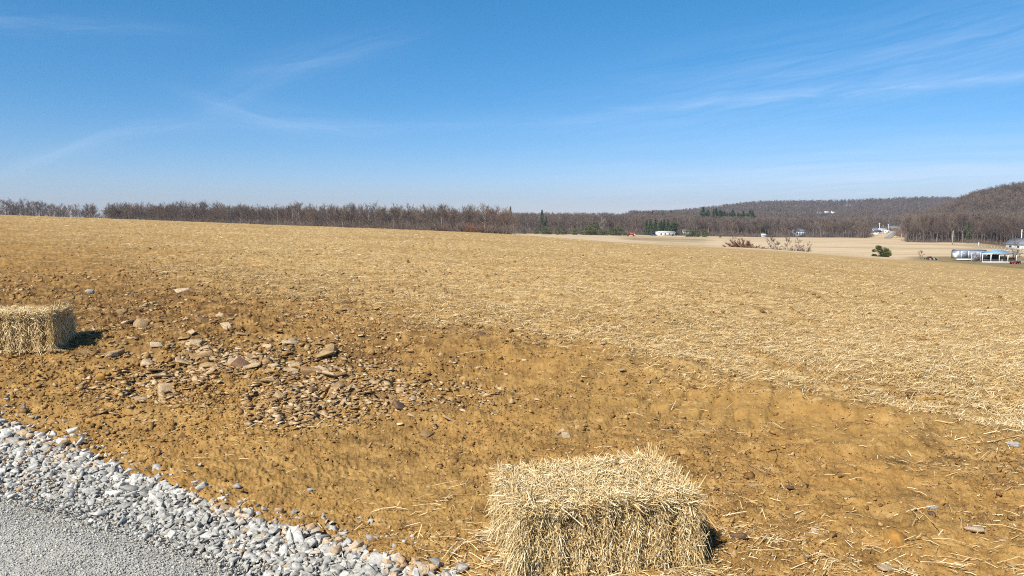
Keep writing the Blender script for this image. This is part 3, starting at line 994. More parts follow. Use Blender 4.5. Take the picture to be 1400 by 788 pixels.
def build_rocks():
    pale = rock_meshes(ROCK_PALE, range(220, 226), .26)
    orange = rock_meshes(ROCK_ORANGE, [231, 232], .62)
    dark = rock_meshes(ROCK_DARK, range(240, 244), .30)
    grey = rock_meshes(ROCK_GREY, range(250, 254), .55)
    R = put_rock
    # the ones that can be pointed at
    R(orange[0], 137, 517, .062, 'squarish bright orange sandstone rock at the left end of the rubble below the far bale', rz=.3, flat=.5)
    R(pale[0], 322, 501, .085, 'broad pale slab of rock lying highest in the middle of the rubble', tilt=(.28, .1), rz=.2)
    R(pale[1], 345, 507, .060, 'pale wedge of rock tilted up on the right shoulder of the broad pale slab', tilt=(.5, -.2), rz=1.1)
    R(pale[2], 397, 506, .080, 'pale flat rock at the right end of the rubble with a dark overhang below', tilt=(.35, .1), rz=.0)
    R(pale[3], 436, 502, .050, 'last small pale slab to the right of the overhanging flat rock', tilt=(.25, 0), rz=.4)
    R(pale[4], 291, 489, .075, 'pale thin slab behind the broad pale one, higher up the bank', tilt=(.3, 0), rz=2.8)
    R(pale[5], 194, 545, .062, 'single flat grey slab lying on smooth soil below the rubble', tilt=(.1, 0), rz=.2)
    R(grey[0], 124, 404, .060, 'single whitish stone on the dark bank just beyond the far bale', flat=.5)
    R(R_slab[3], 250, 404, .11, 'long tan slab lying alone high on the dark bank', tilt=(.25, -.25), rz=.5)
    R(dark[0], 547, 562, .065, 'dark brown slab standing on edge right of the rubble, above bare soil', tilt=(.7, .5), rz=.8, flat=.4)
    R(pale[2], 566, 548, .040, 'small bright pale stone touching the top of the dark upright slab', tilt=(.3, 0), flat=.4)
    R(pale[3], 774, 598, .042, 'cream rock lying alone on the soil just behind the near bale', tilt=(.4, .1), rz=.3, flat=.4)
    R(pale[4], 762, 594, .030, 'small cream stone leaning on the left of the cream rock behind the near bale', tilt=(.3, .1), flat=.4)
    R(orange[1], 984, 747, .035, 'rounded ochre stone in the shadow at the right end of the near bale', flat=.5)
    R(dark[1], 1010, 740, .045, 'dark brown stone right of the rounded ochre stone by the near bale', tilt=(.3, .2), rz=2.5)
    R(dark[2], 1080, 671, .028, 'dark stone half sunk in soil well to the right of the near bale', flat=.5)
    R(pale[5], 1030, 662, .042, 'pale flat stone among straw wisps up and right of the near bale', rz=.2)
    R(grey[1], 1385, 619, .034, 'small pale stone near the right edge, just under the stubble edge', flat=.5)
    R(grey[2], 1274, 701, .026, 'whitish oval stone alone on the soil in the lower right', flat=.5)
    R(dark[3], 1273, 711, .018, 'small black stone directly below the whitish oval stone', flat=.5)
    R(orange[0], 1225, 745, .055, 'flat yellowish slab pressed into the soil at the lower right', flat=.2, tilt=(.1, 0), rz=2.4)
    R(pale[0], 1332, 733, .050, 'pinkish pale stone in the gritty soil at the far lower right', rz=2.6)
    R(pale[2], 1212, 785, .035, 'cream stone at the bottom edge of the picture, right of centre', flat=.4)
    R(grey[3], 325, 669, .026, 'bluish grey stone lying alone on soil above the gravel', flat=.5)
    R(grey[0], 424, 671, .018, 'small cream pebble to the right of the bluish grey stone above the gravel', flat=.5)
    R(grey[1], 403, 700, .022, 'grey pebble perched just off the upper edge of the gravel', flat=.5)
    R(grey[2], 508, 739, .032, 'long grey stone lying off the gravel near its lower end', flat=.5, rz=.3)
    R(pale[4], 45, 574, .034, 'pale stone on soil just above the start of the gravel at left', flat=.4)
    R(grey[3], 630, 779, .036, 'whitish stone at the tip of the gravel, left of the near bale', flat=.5)
    R(R_slab[1], 730, 460, .085, 'tan slab at the edge of the stubble above the middle of the picture', tilt=(.1, 0), rz=.2)
    R(dark[0], 655, 470, .07, 'dark slab at the edge of the stubble, left of the tan slab', tilt=(.2, 0))
    R(R_slab[5], 822, 484, .065, 'small flat tan slab lying in the first stubble right of the tan slab', tilt=(.1, 0), rz=.1)
    R(pale[5], 851, 513, .045, 'small pale stone on bare soil below the small flat tan slab', flat=.4)
    R(pale[2], 620, 471, .05, 'small bright slab standing out on brown soil, upper middle', tilt=(.2, 0))
    # the rest of the rubble
    zones = [
        (138, 'sandstone fragment in the main strip of rubble across the left bank', 'rubble across the left bank', lambda: (random.gauss(285, 112), None), (.026, .105), 'main'),
        (52, 'broken stone in the lower spill of rubble beside the smooth soil', 'lower spill of rubble', lambda: (random.uniform(360, 620), None), (.018, .062), 'spill'),
        (44, 'flat stone scattered up the dark bank above the rubble', 'stones scattered up the dark bank', lambda: (random.uniform(20, 640), random.uniform(372, 462)), (.022, .075), 'up'),
        (20, 'small stone scattered over the bare soil right of the near bale', 'stones on soil right of the near bale', lambda: (random.uniform(990, 1400), random.uniform(625, 786)), (.009, .028), 'right'),
        (14, 'small stone scattered over the bare soil between gravel and near bale', 'stones on soil left of the near bale', lambda: (random.uniform(120, 660), random.uniform(585, 740)), (.008, .018), 'left'),
    ]
    for n, lab, grp, fn, (s0, s1), kind in zones:
        k = 0
        while k < n:
            px, v = fn()
            if kind == 'main':
                v = 500 + (px - 300) * .02 + random.gauss(0, 23)
                if not 128 < px < 470: continue
            elif kind == 'spill':
                v = 540 + (px - 470) * .12 + random.gauss(0, 16)
            elif kind == 'left':
                x, y = pick(np.array([px]), np.array([v]))
                if y[0] < float(edge_outer(x)[0]) + .1: continue
            if kind == 'up' and px < 125 and v > 405: continue
            if random.random() < .82: me = random.choice(R_slab + pale[:2]); fl = .2
            else: me = random.choice(R_chunk + (dark[:1] if random.random() < .3 else [])); fl = .45
            R(me, px, v, s0 + (s1 - s0) * random.random() ** 1.6, lab, grp, tilt=(random.gauss(.15, .25), random.gauss(0, .25)), flat=fl)
            k += 1


build_rocks()


def build_clods():
    soil = tint_mat('soil_clod', [(0, (.16, .080, .026)), (.5, (.33, .180, .056)), (.8, (.44, .265, .095)), (1, (.58, .43, .24))], nscale=60)
    N = 150000
    px = RNG.uniform(-60, 1460, N); v = 330 + 470 * RNG.beta(1.5, 1.3, N)
    x, y = pick(px, v)
    b = base_h(x, y); m = masks(x, y, b)
    heap = np.exp(-((px - 330) / 260) ** 2) * np.exp(-((v - 500) / 60) ** 2)
    pr = np.clip(.40 + .5 * heap + .3 * m['damp'] + .9 * fbm(x * .9, y * .9, 97, 4) - .2 * m['smooth'], .05, 1)
    kp = (RNG.random(N) < pr) & (m['d_out'] > .0)
    x, y = x[kp], y[kp]; n = len(x); r = np.hypot(x, y)
    sz = np.clip((.0034 + .0012 * heap[kp]) * np.exp(RNG.normal(0, .62, n)) * np.interp(r, [3, 6, 12, 30], [.9, 1.7, 3.0, 5]), .0018, .05)
    z = height(x, y) + sz * .2
    sh = [stone_shape(300 + k, .5, 9, 0, .6) for k in range(8)]
    v, f, t = scatter(sh, np.stack([x, y, z], 1), sz, np.clip(RNG.beta(1.8, 1.8, n), 0, 1), .6)
    tag(mesh_np('soil_clods', v, f, soil, {'tint': t}), 'crumbled clods and grit on the ochre soil', 'soil', kind='stuff')


build_clods()
#PART2


def build_chips():
    mt = tint_mat('rubble_chip', [(0, (.22, .125, .055)), (.4, (.42, .27, .125)), (.8, (.58, .41, .23)), (1, (.66, .52, .35))], nscale=40)
    N = 15000
    px = np.concatenate([RNG.normal(290, 115, N // 2), 330 + np.abs(RNG.normal(0, 150, N // 4)), RNG.uniform(0, 700, N - N // 2 - N // 4)])
    v = np.concatenate([RNG.normal(503, 26, N // 2), 540 + RNG.normal(0, 25, N // 4), RNG.uniform(370, 470, N - N // 2 - N // 4)])
    ok = (px > 110) | (v < 405)
    px, v = px[ok], v[ok]
    x, y = pick(px, v); n = len(x); r = np.hypot(x, y)
    kp = RNG.random(n) < np.clip(.34 + 1.6 * fbm(x * 1.3, y * 1.3, 121, 4), .03, 1)
    x, y, r = x[kp], y[kp], r[kp]; n = len(x)
    sz = np.clip(.0125 * np.exp(RNG.normal(0, .70, n)) * np.interp(r, [5, 12], [1, 1.6]), .004, .04)
    sh = [stone_shape(400 + k, .17, 9, 0, .4) for k in range(10)]
    z = height(x, y) + sz * .25
    vv, f, t = scatter(sh, np.stack([x, y, z], 1), sz, np.clip(RNG.beta(1.5, 1.7, n), 0, 1), .40)
    tag(mesh_np('rubble_chips', vv, f, mt, {'tint': t}), 'small flat sandstone chips littering the stony bank', 'rubble', kind='stuff')


build_chips()

# ================================================================== the valley
BARK = None


def bark_mats():
    def bm_(name, stops):
        m, nt = material(name)
        oi = nt.node('ShaderNodeObjectInfo').outputs['Random']
        P = nt.node('ShaderNodeNewGeometry').outputs['Position']
        n = nt.noise(P, .9, 3, .6)
        c = nt.ramp(oi, stops)
        g = nt.range(n, .3, .7, .75, 1.2)
        c = nt.mix(1.0, c, nt.node('ShaderNodeCombineColor', {0: g, 1: g, 2: g}).outputs[0], 'MULTIPLY')
        finish(nt, c, .9, spec=.15)
        return m
    twig = bm_('bare_twigs', [(0, (.125, .088, .070)), (.3, (.175, .128, .100)), (.55, (.145, .100, .077)), (.75, (.22, .172, .130)), (1, (.195, .115, .077))])
    bark = bm_('grey_bark', [(0, (.12, .092, .078)), (.6, (.165, .130, .108)), (.9, (.22, .18, .15)), (1, (.32, .28, .24))])
    return twig, bark


TWIG, BARKM = bark_mats()
TWIG_RED = simple_mat('reddish_twigs', (.225, .115, .070), .9, .25, .8, .15, objvar=.15)
TWIG_WHITE = simple_mat('sycamore_bark', (.56, .52, .46), .9, .15, .8, .15)
WOOD = tint_mat('winter_wood', [(0, (.135, .100, .080)), (.35, (.185, .138, .108)), (.6, (.220, .170, .132)), (.8, (.225, .142, .095)), (1, (.29, .25, .20))], .9, .3, .1, .12, .2)
NEEDLE = simple_mat('pine_needles', (.070, .100, .038), .8, .45, 1.2, .2, objvar=.25)
NEEDLE_Y = simple_mat('cedar_needles', (.115, .132, .042), .8, .45, 1.2, .2, objvar=.2)


def tubes(P0, P1, r0, r1, n=4):
    """many tapered tubes at once"""
    P0 = np.asarray(P0, float); P1 = np.asarray(P1, float)
    d = P1 - P0; d /= np.linalg.norm(d, axis=1)[:, None] + 1e-9
    a = np.where(np.abs(d[:, 2:3]) < .9, np.array([[0, 0, 1.0]]), np.array([[1.0, 0, 0]]))
    u = np.cross(a, d); u /= np.linalg.norm(u, axis=1)[:, None]; w = np.cross(d, u)
    an = np.arange(n) * 2 * pi / n
    ring = np.cos(an)[None, :, None] * u[:, None] + np.sin(an)[None, :, None] * w[:, None]
    v = np.concatenate([P0[:, None] + ring * np.asarray(r0)[:, None, None], P1[:, None] + ring * np.asarray(r1)[:, None, None]], 1)
    k = len(P0); i = np.arange(n); j = (i + 1) % n
    q = np.stack([i, j, j + n, i + n], 1)[None] + (np.arange(k) * 2 * n)[:, None, None]
    return v.reshape(-1, 3), q.reshape(-1, 4)


def slivers(p, d, L, W, rg):
    s = np.cross(d, rg.normal(size=d.shape)); s /= np.linalg.norm(s, axis=1)[:, None] + 1e-9
    v = np.stack([p - s * (W * .5)[:, None], p + s * (W * .5)[:, None], p + d * L[:, None]], 1).reshape(-1, 3)
    return v, np.arange(len(v)).reshape(-1, 3)


def unit(d): return d / (np.linalg.norm(d, axis=1)[:, None] + 1e-9)


def gen_bare(seed, kind='round', nl=13, ns=6, nt_=8, w=.05, H=10.0, low=.22):
    """a leafless tree: tapering trunk and limbs, then sprays of twigs"""
    rg = np.random.default_rng(seed)
    k = 7
    t = np.linspace(0, .86, k)
    tr = np.stack([np.cumsum(rg.normal(0, .010, k)) * H, np.cumsum(rg.normal(0, .010, k)) * H, t * H], 1); tr[0, :2] = 0
    tr[0, 2] = -.15 * H * .2
    rad = (.017 * (1 - t) ** .8 + .0018) * H
    TV, TQ = tubes(tr[:-1], tr[1:], rad[:-1], rad[1:], 6)
    up = kind == 'tall'
    lt = np.sort(rg.uniform(low if not up else .30, .86, nl))
    lp = np.stack([np.interp(lt, t, tr[:, a]) for a in range(3)], 1)
    az = rg.uniform(0, 2 * pi) + np.arange(nl) * 2.4 + rg.normal(0, .3, nl)
    el = rg.uniform(.45, 1.05, nl) + (.15 if up else 0) + .35 * (lt - .5)
    Ll = H * (np.where(lt < .5, .42, .42 - .5 * (lt - .5)) * rg.uniform(.75, 1.15, nl)) * (.62 if up else 1)
    ld = np.stack([np.cos(az) * np.cos(el), np.sin(az) * np.cos(el), np.sin(el)], 1)
    mid = lp + ld * (Ll * .5)[:, None]
    ld2 = unit(ld + np.stack([rg.normal(0, .2, nl), rg.normal(0, .2, nl), rg.uniform(.0, .45, nl)], 1))
    end = mid + ld2 * (Ll * .5)[:, None]
    rl = np.interp(lt, t, rad) * .55
    V2, Q2 = tubes(np.concatenate([lp, mid]), np.concatenate([mid, end]), np.concatenate([rl, rl * .6]), np.concatenate([rl * .6, rl * .2]), 4)
    trunk = (np.concatenate([TV, V2]), np.concatenate([TQ, Q2 + len(TV)]))
    # sub-branches along the limbs (and the leader)
    li = np.repeat(np.arange(nl), ns); u = rg.uniform(.25, 1, nl * ns)
    sp = np.where(u[:, None] < .5, lp[li] + (mid - lp)[li] * (u * 2)[:, None], mid[li] + (end - mid)[li] * (u * 2 - 1)[:, None])
    sd_ = unit(ld2[li] + rg.normal(0, .6, (nl * ns, 3)) + np.array([0, 0, .25]))
    Ls = H * rg.uniform(.09, .19, nl * ns)
    C1, F1 = slivers(sp, sd_, Ls, np.full(nl * ns, w * 1.5), rg)
    m = nl * ns
    si = np.repeat(np.arange(m), nt_); u = rg.uniform(.2, 1, m * nt_)
    tp = sp[si] + sd_[si] * (Ls[si] * u)[:, None]
    td = unit(sd_[si] + rg.normal(0, .55, (m * nt_, 3)) + np.array([0, 0, .30]))
    C2, F2 = slivers(tp, td, H * rg.uniform(.05, .12, m * nt_), np.full(m * nt_, w), rg)
    zs = H / max(C1[:, 2].max(), C2[:, 2].max())
    C = np.concatenate([C1, C2]) * zs
    return (trunk[0] * zs, trunk[1]), (C, np.concatenate([F1, F2 + len(C1)]))


def gen_bush(seed, n=420, w=.05, H=3.0, spread=1.0):
    rg = np.random.default_rng(seed)
    ns = 26
    az = rg.uniform(0, 2 * pi, ns); el = rg.uniform(.55, 1.45, ns)
    d = np.stack([np.cos(az) * np.cos(el) * spread, np.sin(az) * np.cos(el) * spread, np.sin(el)], 1)
    b = np.stack([rg.normal(0, .18 * spread, ns), rg.normal(0, .18 * spread, ns), np.full(ns, -.1)], 1) * H * .5
    L = H * rg.uniform(.55, .95, ns)
    stems = tubes(b, b + d * L[:, None], np.full(ns, .012 * H), np.full(ns, .003 * H), 4)
    i = rg.integers(0, ns, n); u = rg.uniform(.15, 1, n)
    p = b[i] + d[i] * (L[i] * u)[:, None]
    td = unit(unit(d)[i] + rg.normal(0, .6, (n, 3)) + np.array([0, 0, .2]))
    return stems, slivers(p, td, H * rg.uniform(.12, .30, n), np.full(n, w), rg)


def gen_conifer(seed, H=10.0, R=2.2, n=1500, leaf=.30, shape='cone', clumps=0):
    rg = np.random.default_rng(seed)
    if clumps:
        cc = np.stack([rg.uniform(-.75, .75, clumps) * R, rg.uniform(-.75, .75, clumps) * R, rg.uniform(.16, .86, clumps) * H], 1)
        prof = np.sin(np.clip(cc[:, 2] / H, .1, 1) * pi * .85 + .15)
        cc[:, :2] *= (.25 + .85 * prof)[:, None]
        cr = rg.uniform(.22, .42, clumps) * R
        k = rg.integers(0, clumps, n)
        q = unit(rg.normal(size=(n, 3))) * (rg.uniform(.2, 1, n) ** .5)[:, None]
        p = cc[k] + q * cr[k][:, None] * np.array([1.1, 1.1, .8])
    else:
        t = rg.uniform(.06, 1, n) if shape == 'cone' else rg.uniform(0.02, 1, n)
        if shape == 'cone':
            wh = np.abs(np.sin(t * 24 + rg.normal(0, .2, n)))
            rad = R * (1 - t) ** .85 * (.55 + .45 * wh)
        else:
            rad = R * np.sqrt(np.clip(1 - (2 * t - .95) ** 2, .02, 1)) * (.8 + .25 * np.sin(t * 17 + seed))
        a = rg.uniform(0, 2 * pi, n)
        lob = 1 + .22 * np.sin(a * 3 + t * 9 + seed) + .12 * np.sin(a * 7 - t * 15)
        rr = rad * lob * rg.uniform(.35, 1, n) ** .5
        p = np.stack([np.cos(a) * rr, np.sin(a) * rr, t * H - .12 * rr], 1)
    d = unit(p * np.array([1, 1, 0]) + rg.normal(0, .5, (n, 3)) * R * .6 + np.array([0, 0, .1 * R]))
    L = leaf * rg.uniform(.6, 1.5, n)
    s = np.cross(d, rg.normal(size=d.shape)); s = unit(s) * (L * .42)[:, None]
    v = np.stack([p - s * .6, p + s * .6, p + d * L[:, None]], 1).reshape(-1, 3)
    f = np.arange(len(v)).reshape(-1, 3)
    br = rg.integers(0, n, 26)
    c = p[br]
    base = np.stack([np.zeros(26), np.zeros(26), np.clip(c[:, 2] - .15 * H, .05 * H, None)], 1)
    P0 = np.concatenate([[[0, 0, -.03 * H], [0, 0, .45 * H]], base]); P1 = np.concatenate([[[0, 0, .45 * H], [0, 0, .92 * H]], c])
    r0 = np.concatenate([[.022 * H, .015 * H], np.full(26, .006 * H)]); r1 = np.concatenate([[.015 * H, .003 * H], np.full(26, .002 * H)])
    return tubes(P0, P1, r0, r1, 5), (v, f)


def pair(g, m1, m2):
    return unlinked_mesh(*g[0], m1), unlinked_mesh(*g[1], m2)


def plant(name, pr, label, cat, px, Y, scale, group, wide=1.0, dz=0.0, parts=('trunk', 'crown')):
    x, y, z = at(px, Y)
    t = thing(name, label, cat, (x, y, z - .05 + dz), random.uniform(0, 6.28), group)
    t.scale = (scale * wide, scale * wide, scale)
    child(parts[0], pr[0], t); child(parts[1], pr[1], t)
    return t


# ---- the long bare tree line behind the crest at left
ROUND = [pair(gen_bare(500 + k, 'round', 18, 9, 14, .032, 10, .07), BARKM, TWIG) for k in range(9)]
TALL = [pair(gen_bare(520 + k, 'tall', 16, 8, 14, .032, 10), BARKM, TWIG) for k in range(8)]
BUSHY = [pair(gen_bush(540 + k, 520, .05, 3), BARKM, TWIG) for k in range(4)]
BUSHY_RED = [pair(gen_bush(550 + k, 620, .05, 3, 1.2), TWIG_RED, TWIG_RED) for k in range(4)]
SYC = pair(gen_bare(560, 'round', 14, 5, 3, .09, 10, .2), TWIG_WHITE, TWIG_WHITE)


def tree_line():
    n = 0
    top_px = [-60, 0, 20, 45, 60, 90, 105, 125, 140, 155, 185, 215, 250, 270, 285, 330, 380, 400, 440, 500, 560, 620, 660, 690, 700]
    top_v = [274, 280, 270, 278, 276, 279, 284, 284, 289, 284, 283, 284, 281, 279, 282, 282, 283, 279, 282, 282, 284, 285, 286, 288, 289]
    px = -70.0
    while px < 692:
        Y0 = np.interp(px, [-100, 0, 350, 600, 690], [428, 428, 394, 316, 284])
        Y = Y0 + random.uniform(-8, 26)
        tv = np.interp(px, top_px, top_v) + random.uniform(-2, 4.5)
        x, y, z = at(px, Y)
        topz = EYE + Y * float(ray(px, tv)[1])
        h = max(topz - z, 4.5)
        tall = random.random() < np.interp(px, [0, 250, 500], [.0, .15, .5])
        pr = random.choice(TALL if tall else ROUND)
        if px < 145:
            lab = 'leafless tree in the thin stand at the far left end of the tree line'; g = 'trees at the far left end of the tree line'
        elif px < 560:
            lab = 'leafless grey-brown tree in the long tree line behind the field crest'; g = 'trees in the long line behind the crest'
        else:
            lab = 'leafless tree near the right end of the tree line, where the crest meets it'; g = 'trees at the right end of the tree line'
        plant('bare_tree', pr, lab, 'tree', px, Y, h / 10 * random.uniform(.85, 1.35), g, random.uniform(.85, 1.25))
        n += 1
        gap = np.interp(px, [-70, 110, 118, 140, 160, 690], [5.0, 6.0, 7.0, 7.0, 5.4, 4.8])
        px += gap * random.uniform(.6, 1.4)
    for k in range(20):
        p = 600 + 88 * (k + random.random()) / 20
        Y = np.interp(p, [600, 690], [303, 272]) + random.uniform(-4, 6)
        red = random.random() < .55
        plant('bare_shrub', random.choice(BUSHY_RED if red else BUSHY),
              'reddish bare shrub at the foot of the tree line near its right end' if red else 'grey bare shrub at the foot of the tree line near its right end', 'shrub', p, Y,
              random.uniform(.8, 1.6), 'shrubs at the foot of the tree line', random.uniform(.8, 1.2))
    return n


tree_line()

# ---- houses that stand among trees (known first, so that the woods leave room)
CLEAR = [(1092, 655, 6, 30), (1119, 1780, 7, 330), (1129, 1780, 7, 330), (1138, 1780, 6, 330), (940, 660, 9, 60), (1044, 628, 4, 30)]


def blocked(px, Y):
    b = np.zeros(len(px), bool)
    for cx, cy, hw, dep in CLEAR:
        b |= (np.abs(px - cx) < hw) & (Y < cy + 14) & (Y > cy - dep)
    return b


def wood_front():
    for k in range(78):
        px = 700 + 488 * (k + random.random()) / 78
        Y = np.interp(px, [690, 700, 1000, 1185], [622, 624, 632, 652]) + random.uniform(-4, 24)
        if blocked(np.array([px]), np.array([Y]))[0] and random.random() < .5: continue
        plant('bare_tree', random.choice(TALL + ROUND), 'leafless tree along the front of the wood across the valley', 'tree', px, Y, random.uniform(1.15, 1.75),
              'trees along the front of the valley wood', random.uniform(.8, 1.1))
    for k in range(66):
        px = 1238 + 210 * (k + random.random()) / 66
        Y = np.interp(px, [1236, 1240, 1300, 1400, 1500], [520, 516, 482, 444, 430]) + random.uniform(-5, 20)
        plant('bare_tree', random.choice(TALL), 'tall leafless tree with exposed trunk at the foot of the wooded hill at right', 'tree', px, Y, random.uniform(1.5, 2.1),
              'tall trees at the foot of the right-hand hill', random.uniform(.75, 1.0))
    x, y, z = at(1278, 560)
    plant('sycamore', SYC, 'white-barked spreading sycamore standing out on the lower hillside at right', 'tree', 1278, 530, 1.9, None, 1.1)
    t = plant('sycamore', SYC, 'thin pale-barked tree standing out in the middle of the valley wood', 'tree', 823, 640, 1.7, None, .8)


wood_front()


# ---- the woods that read as one mass
def wood_mass(name, label, N, pxr, yfun, LOD, H, accept=None, seed=0, ytop=None):
    rg = np.random.default_rng(seed)
    px = rg.uniform(*pxr, N); lo, hi = yfun(px)
    Y = np.exp(rg.uniform(np.log(lo), np.log(hi)))
    kp = ~blocked(px, Y)
    if accept is not None: kp &= accept(px, Y)
    px, Y = px[kp], Y[kp]; n = len(px)
    x = (px - 700) / F * Y; y = Y
    z = base_h(x, y)
    vs, fs, ts = [], [], []; o = 0
    var = []
    for k in range(7):
        (tv, tq), (cv, cf) = gen_bare(seed * 13 + 900 + k, 'tall' if k % 3 else 'round', *LOD)
        tt = np.concatenate([tq[:, [0, 1, 2]], tq[:, [0, 2, 3]]])
        var.append((np.concatenate([tv, cv]), np.concatenate([tt, cf + len(tv)]), len(tv)))
    which = rg.integers(0, 7, n)
    for k, (v, f, ntv) in enumerate(var):
        i = np.where(which == k)[0]
        if not len(i): continue
        a = rg.uniform(0, 2 * pi, len(i)); s = H / 10 * rg.uniform(.75, 1.2, len(i))
        c_, s_ = np.cos(a), np.sin(a)
        X = (v[None, :, 0] * c_[:, None] - v[None, :, 1] * s_[:, None]) * s[:, None] + x[i][:, None]
        Yv = (v[None, :, 0] * s_[:, None] + v[None, :, 1] * c_[:, None]) * s[:, None] + y[i][:, None]
        Z = v[None, :, 2] * s[:, None] + z[i][:, None] - .2
        vs.append(np.stack([X, Yv, Z], -1).reshape(-1, 3))
        fs.append((f[None] + (np.arange(len(i)) * len(v))[:, None, None]).reshape(-1, 3) + o)
        base = np.clip(.42 + .30 * fbm(x[i] * .012, y[i] * .012, 333, 3) + rg.normal(0, .17, len(i)), 0, .97)
        tt = np.repeat(base, len(v)).reshape(len(i), len(v))
        pale = rg.random(len(i)) < .05
        tt[:, :ntv] = np.where(pale[:, None], 1.0, tt[:, :ntv] + .03)
        ts.append(tt.ravel()); o += len(i) * len(v)
    ob = mesh_np(name, np.concatenate(vs), np.concatenate(fs), WOOD, {'tint': np.concatenate(ts)})
    tag(ob, label, 'wood', kind='stuff')


one = lambda p: np.ones_like(p)
wood_mass('woodland', 'bare brown wood behind the left-hand tree line', 1500, (-130, 705),
          lambda p: (np.interp(p, [-130, 0, 350, 600, 700], [455, 452, 415, 335, 305]), np.interp(p, [-130, 140, 300, 600, 700], [470, 480, 520, 640, 760])),
          (12, 5, 9, .060), 12, lambda p, Y: (p > 150) | (np.random.default_rng(1).random(len(p)) < .10), 2)
wood_mass('woodland', 'broad bare wood filling the middle of the valley beyond the pale fields', 3300, (690, 1245),
          lambda p: (np.where(p < 1188, 646.0, 880.0), 1300 * one(p)), (12, 5, 9, .085), 16.5, None, 3)
wood_mass('woodland', 'bare wood covering the nearer hill that rises to the right edge', 3600, (1236, 1540),
          lambda p: (np.interp(p, [1236, 1240, 1300, 1400, 1540], [545, 540, 500, 462, 450]), 1080 * one(p)), (12, 5, 9, .080), 18.5, None, 4)
wood_mass('woodland', 'bare purplish wood over the long far ridge', 9500, (860, 1540),
          lambda p: (1250 * one(p), 2600 * one(p)), (9, 4, 6, .22), 19, None, 5)

def scrub(name, label, N, pxr, yfun, H, w, seed, red=.3):
    rg = np.random.default_rng(seed)
    px = rg.uniform(*pxr, N); lo, hi = yfun(px); Y = rg.uniform(lo, hi)
    kp = ~blocked(px, Y); px, Y = px[kp], Y[kp]; n = len(px)
    x = (px - 700) / F * Y; z = base_h(x, Y)
    m = 46
    k = np.repeat(np.arange(n), m)
    hh = H * rg.uniform(.5, 1.25, n)
    d = unit(np.stack([rg.normal(0, .6, n * m), rg.normal(0, .6, n * m), np.abs(rg.normal(.9, .5, n * m))], 1))
    u = rg.uniform(0, .55, n * m)
    p = np.stack([x[k], Y[k], z[k] - .1], 1) + d * (hh[k] * u)[:, None] + rg.normal(0, .35, (n * m, 3)) * hh[k][:, None] * np.array([1, 1, .1])
    v, f = slivers(p, d, hh[k] * rg.uniform(.3, .55, n * m), np.full(n * m, w), rg)
    t = np.clip(np.where(rg.random(n) < red, .8, .3) + rg.normal(0, .15, n), 0, .95)
    tag(mesh_np(name, v, f, WOOD, {'tint': np.repeat(t, m * 3)}), label, 'brush', kind='stuff')


scrub('underbrush', 'brown brush under the trees of the left-hand tree line', 1700, (120, 694), lambda p: (np.interp(p, [-100, 0, 350, 600, 694], [426, 426, 390, 313, 281]), np.interp(p, [-100, 0, 350, 600, 694], [446, 446, 425, 350, 320])), 5.2, .075, 61)
scrub('underbrush', 'brown brush along the foot of the wood across the valley', 900, (694, 1188), lambda p: (np.interp(p, [690, 700, 1000, 1185], [616, 618, 628, 648]), np.interp(p, [690, 1185], [650, 675])), 4.2, .11, 62)
scrub('underbrush', 'brown brush along the foot of the right-hand hill', 700, (1237, 1500), lambda p: (np.interp(p, [1236, 1240, 1300, 1400, 1500], [514, 510, 476, 438, 424]), np.interp(p, [1236, 1500], [550, 460])), 3.6, .09, 63, .45)

scrub('underbrush', 'brown brush round the village gap in the wood', 420, (1180, 1242), lambda p: (np.where(abs(p - 1207) < 17, 860.0, 655.0), np.where(abs(p - 1207) < 17, 900.0, 840.0)), 5.5, .14, 64)

# ---- evergreens
PINE = [pair(gen_conifer(600 + k, 10, 2.3, 1100, .62), BARKM, NEEDLE) for k in range(4)]
PINE_OPEN = [pair(gen_conifer(610 + k, 10, 3.2, 1500, .60, clumps=9), BARKM, NEEDLE) for k in range(3)]
CEDAR = [pair(gen_conifer(620 + k, 10, 3.9, 1500, .65, 'round'), BARKM, NEEDLE_Y) for k in range(4)]


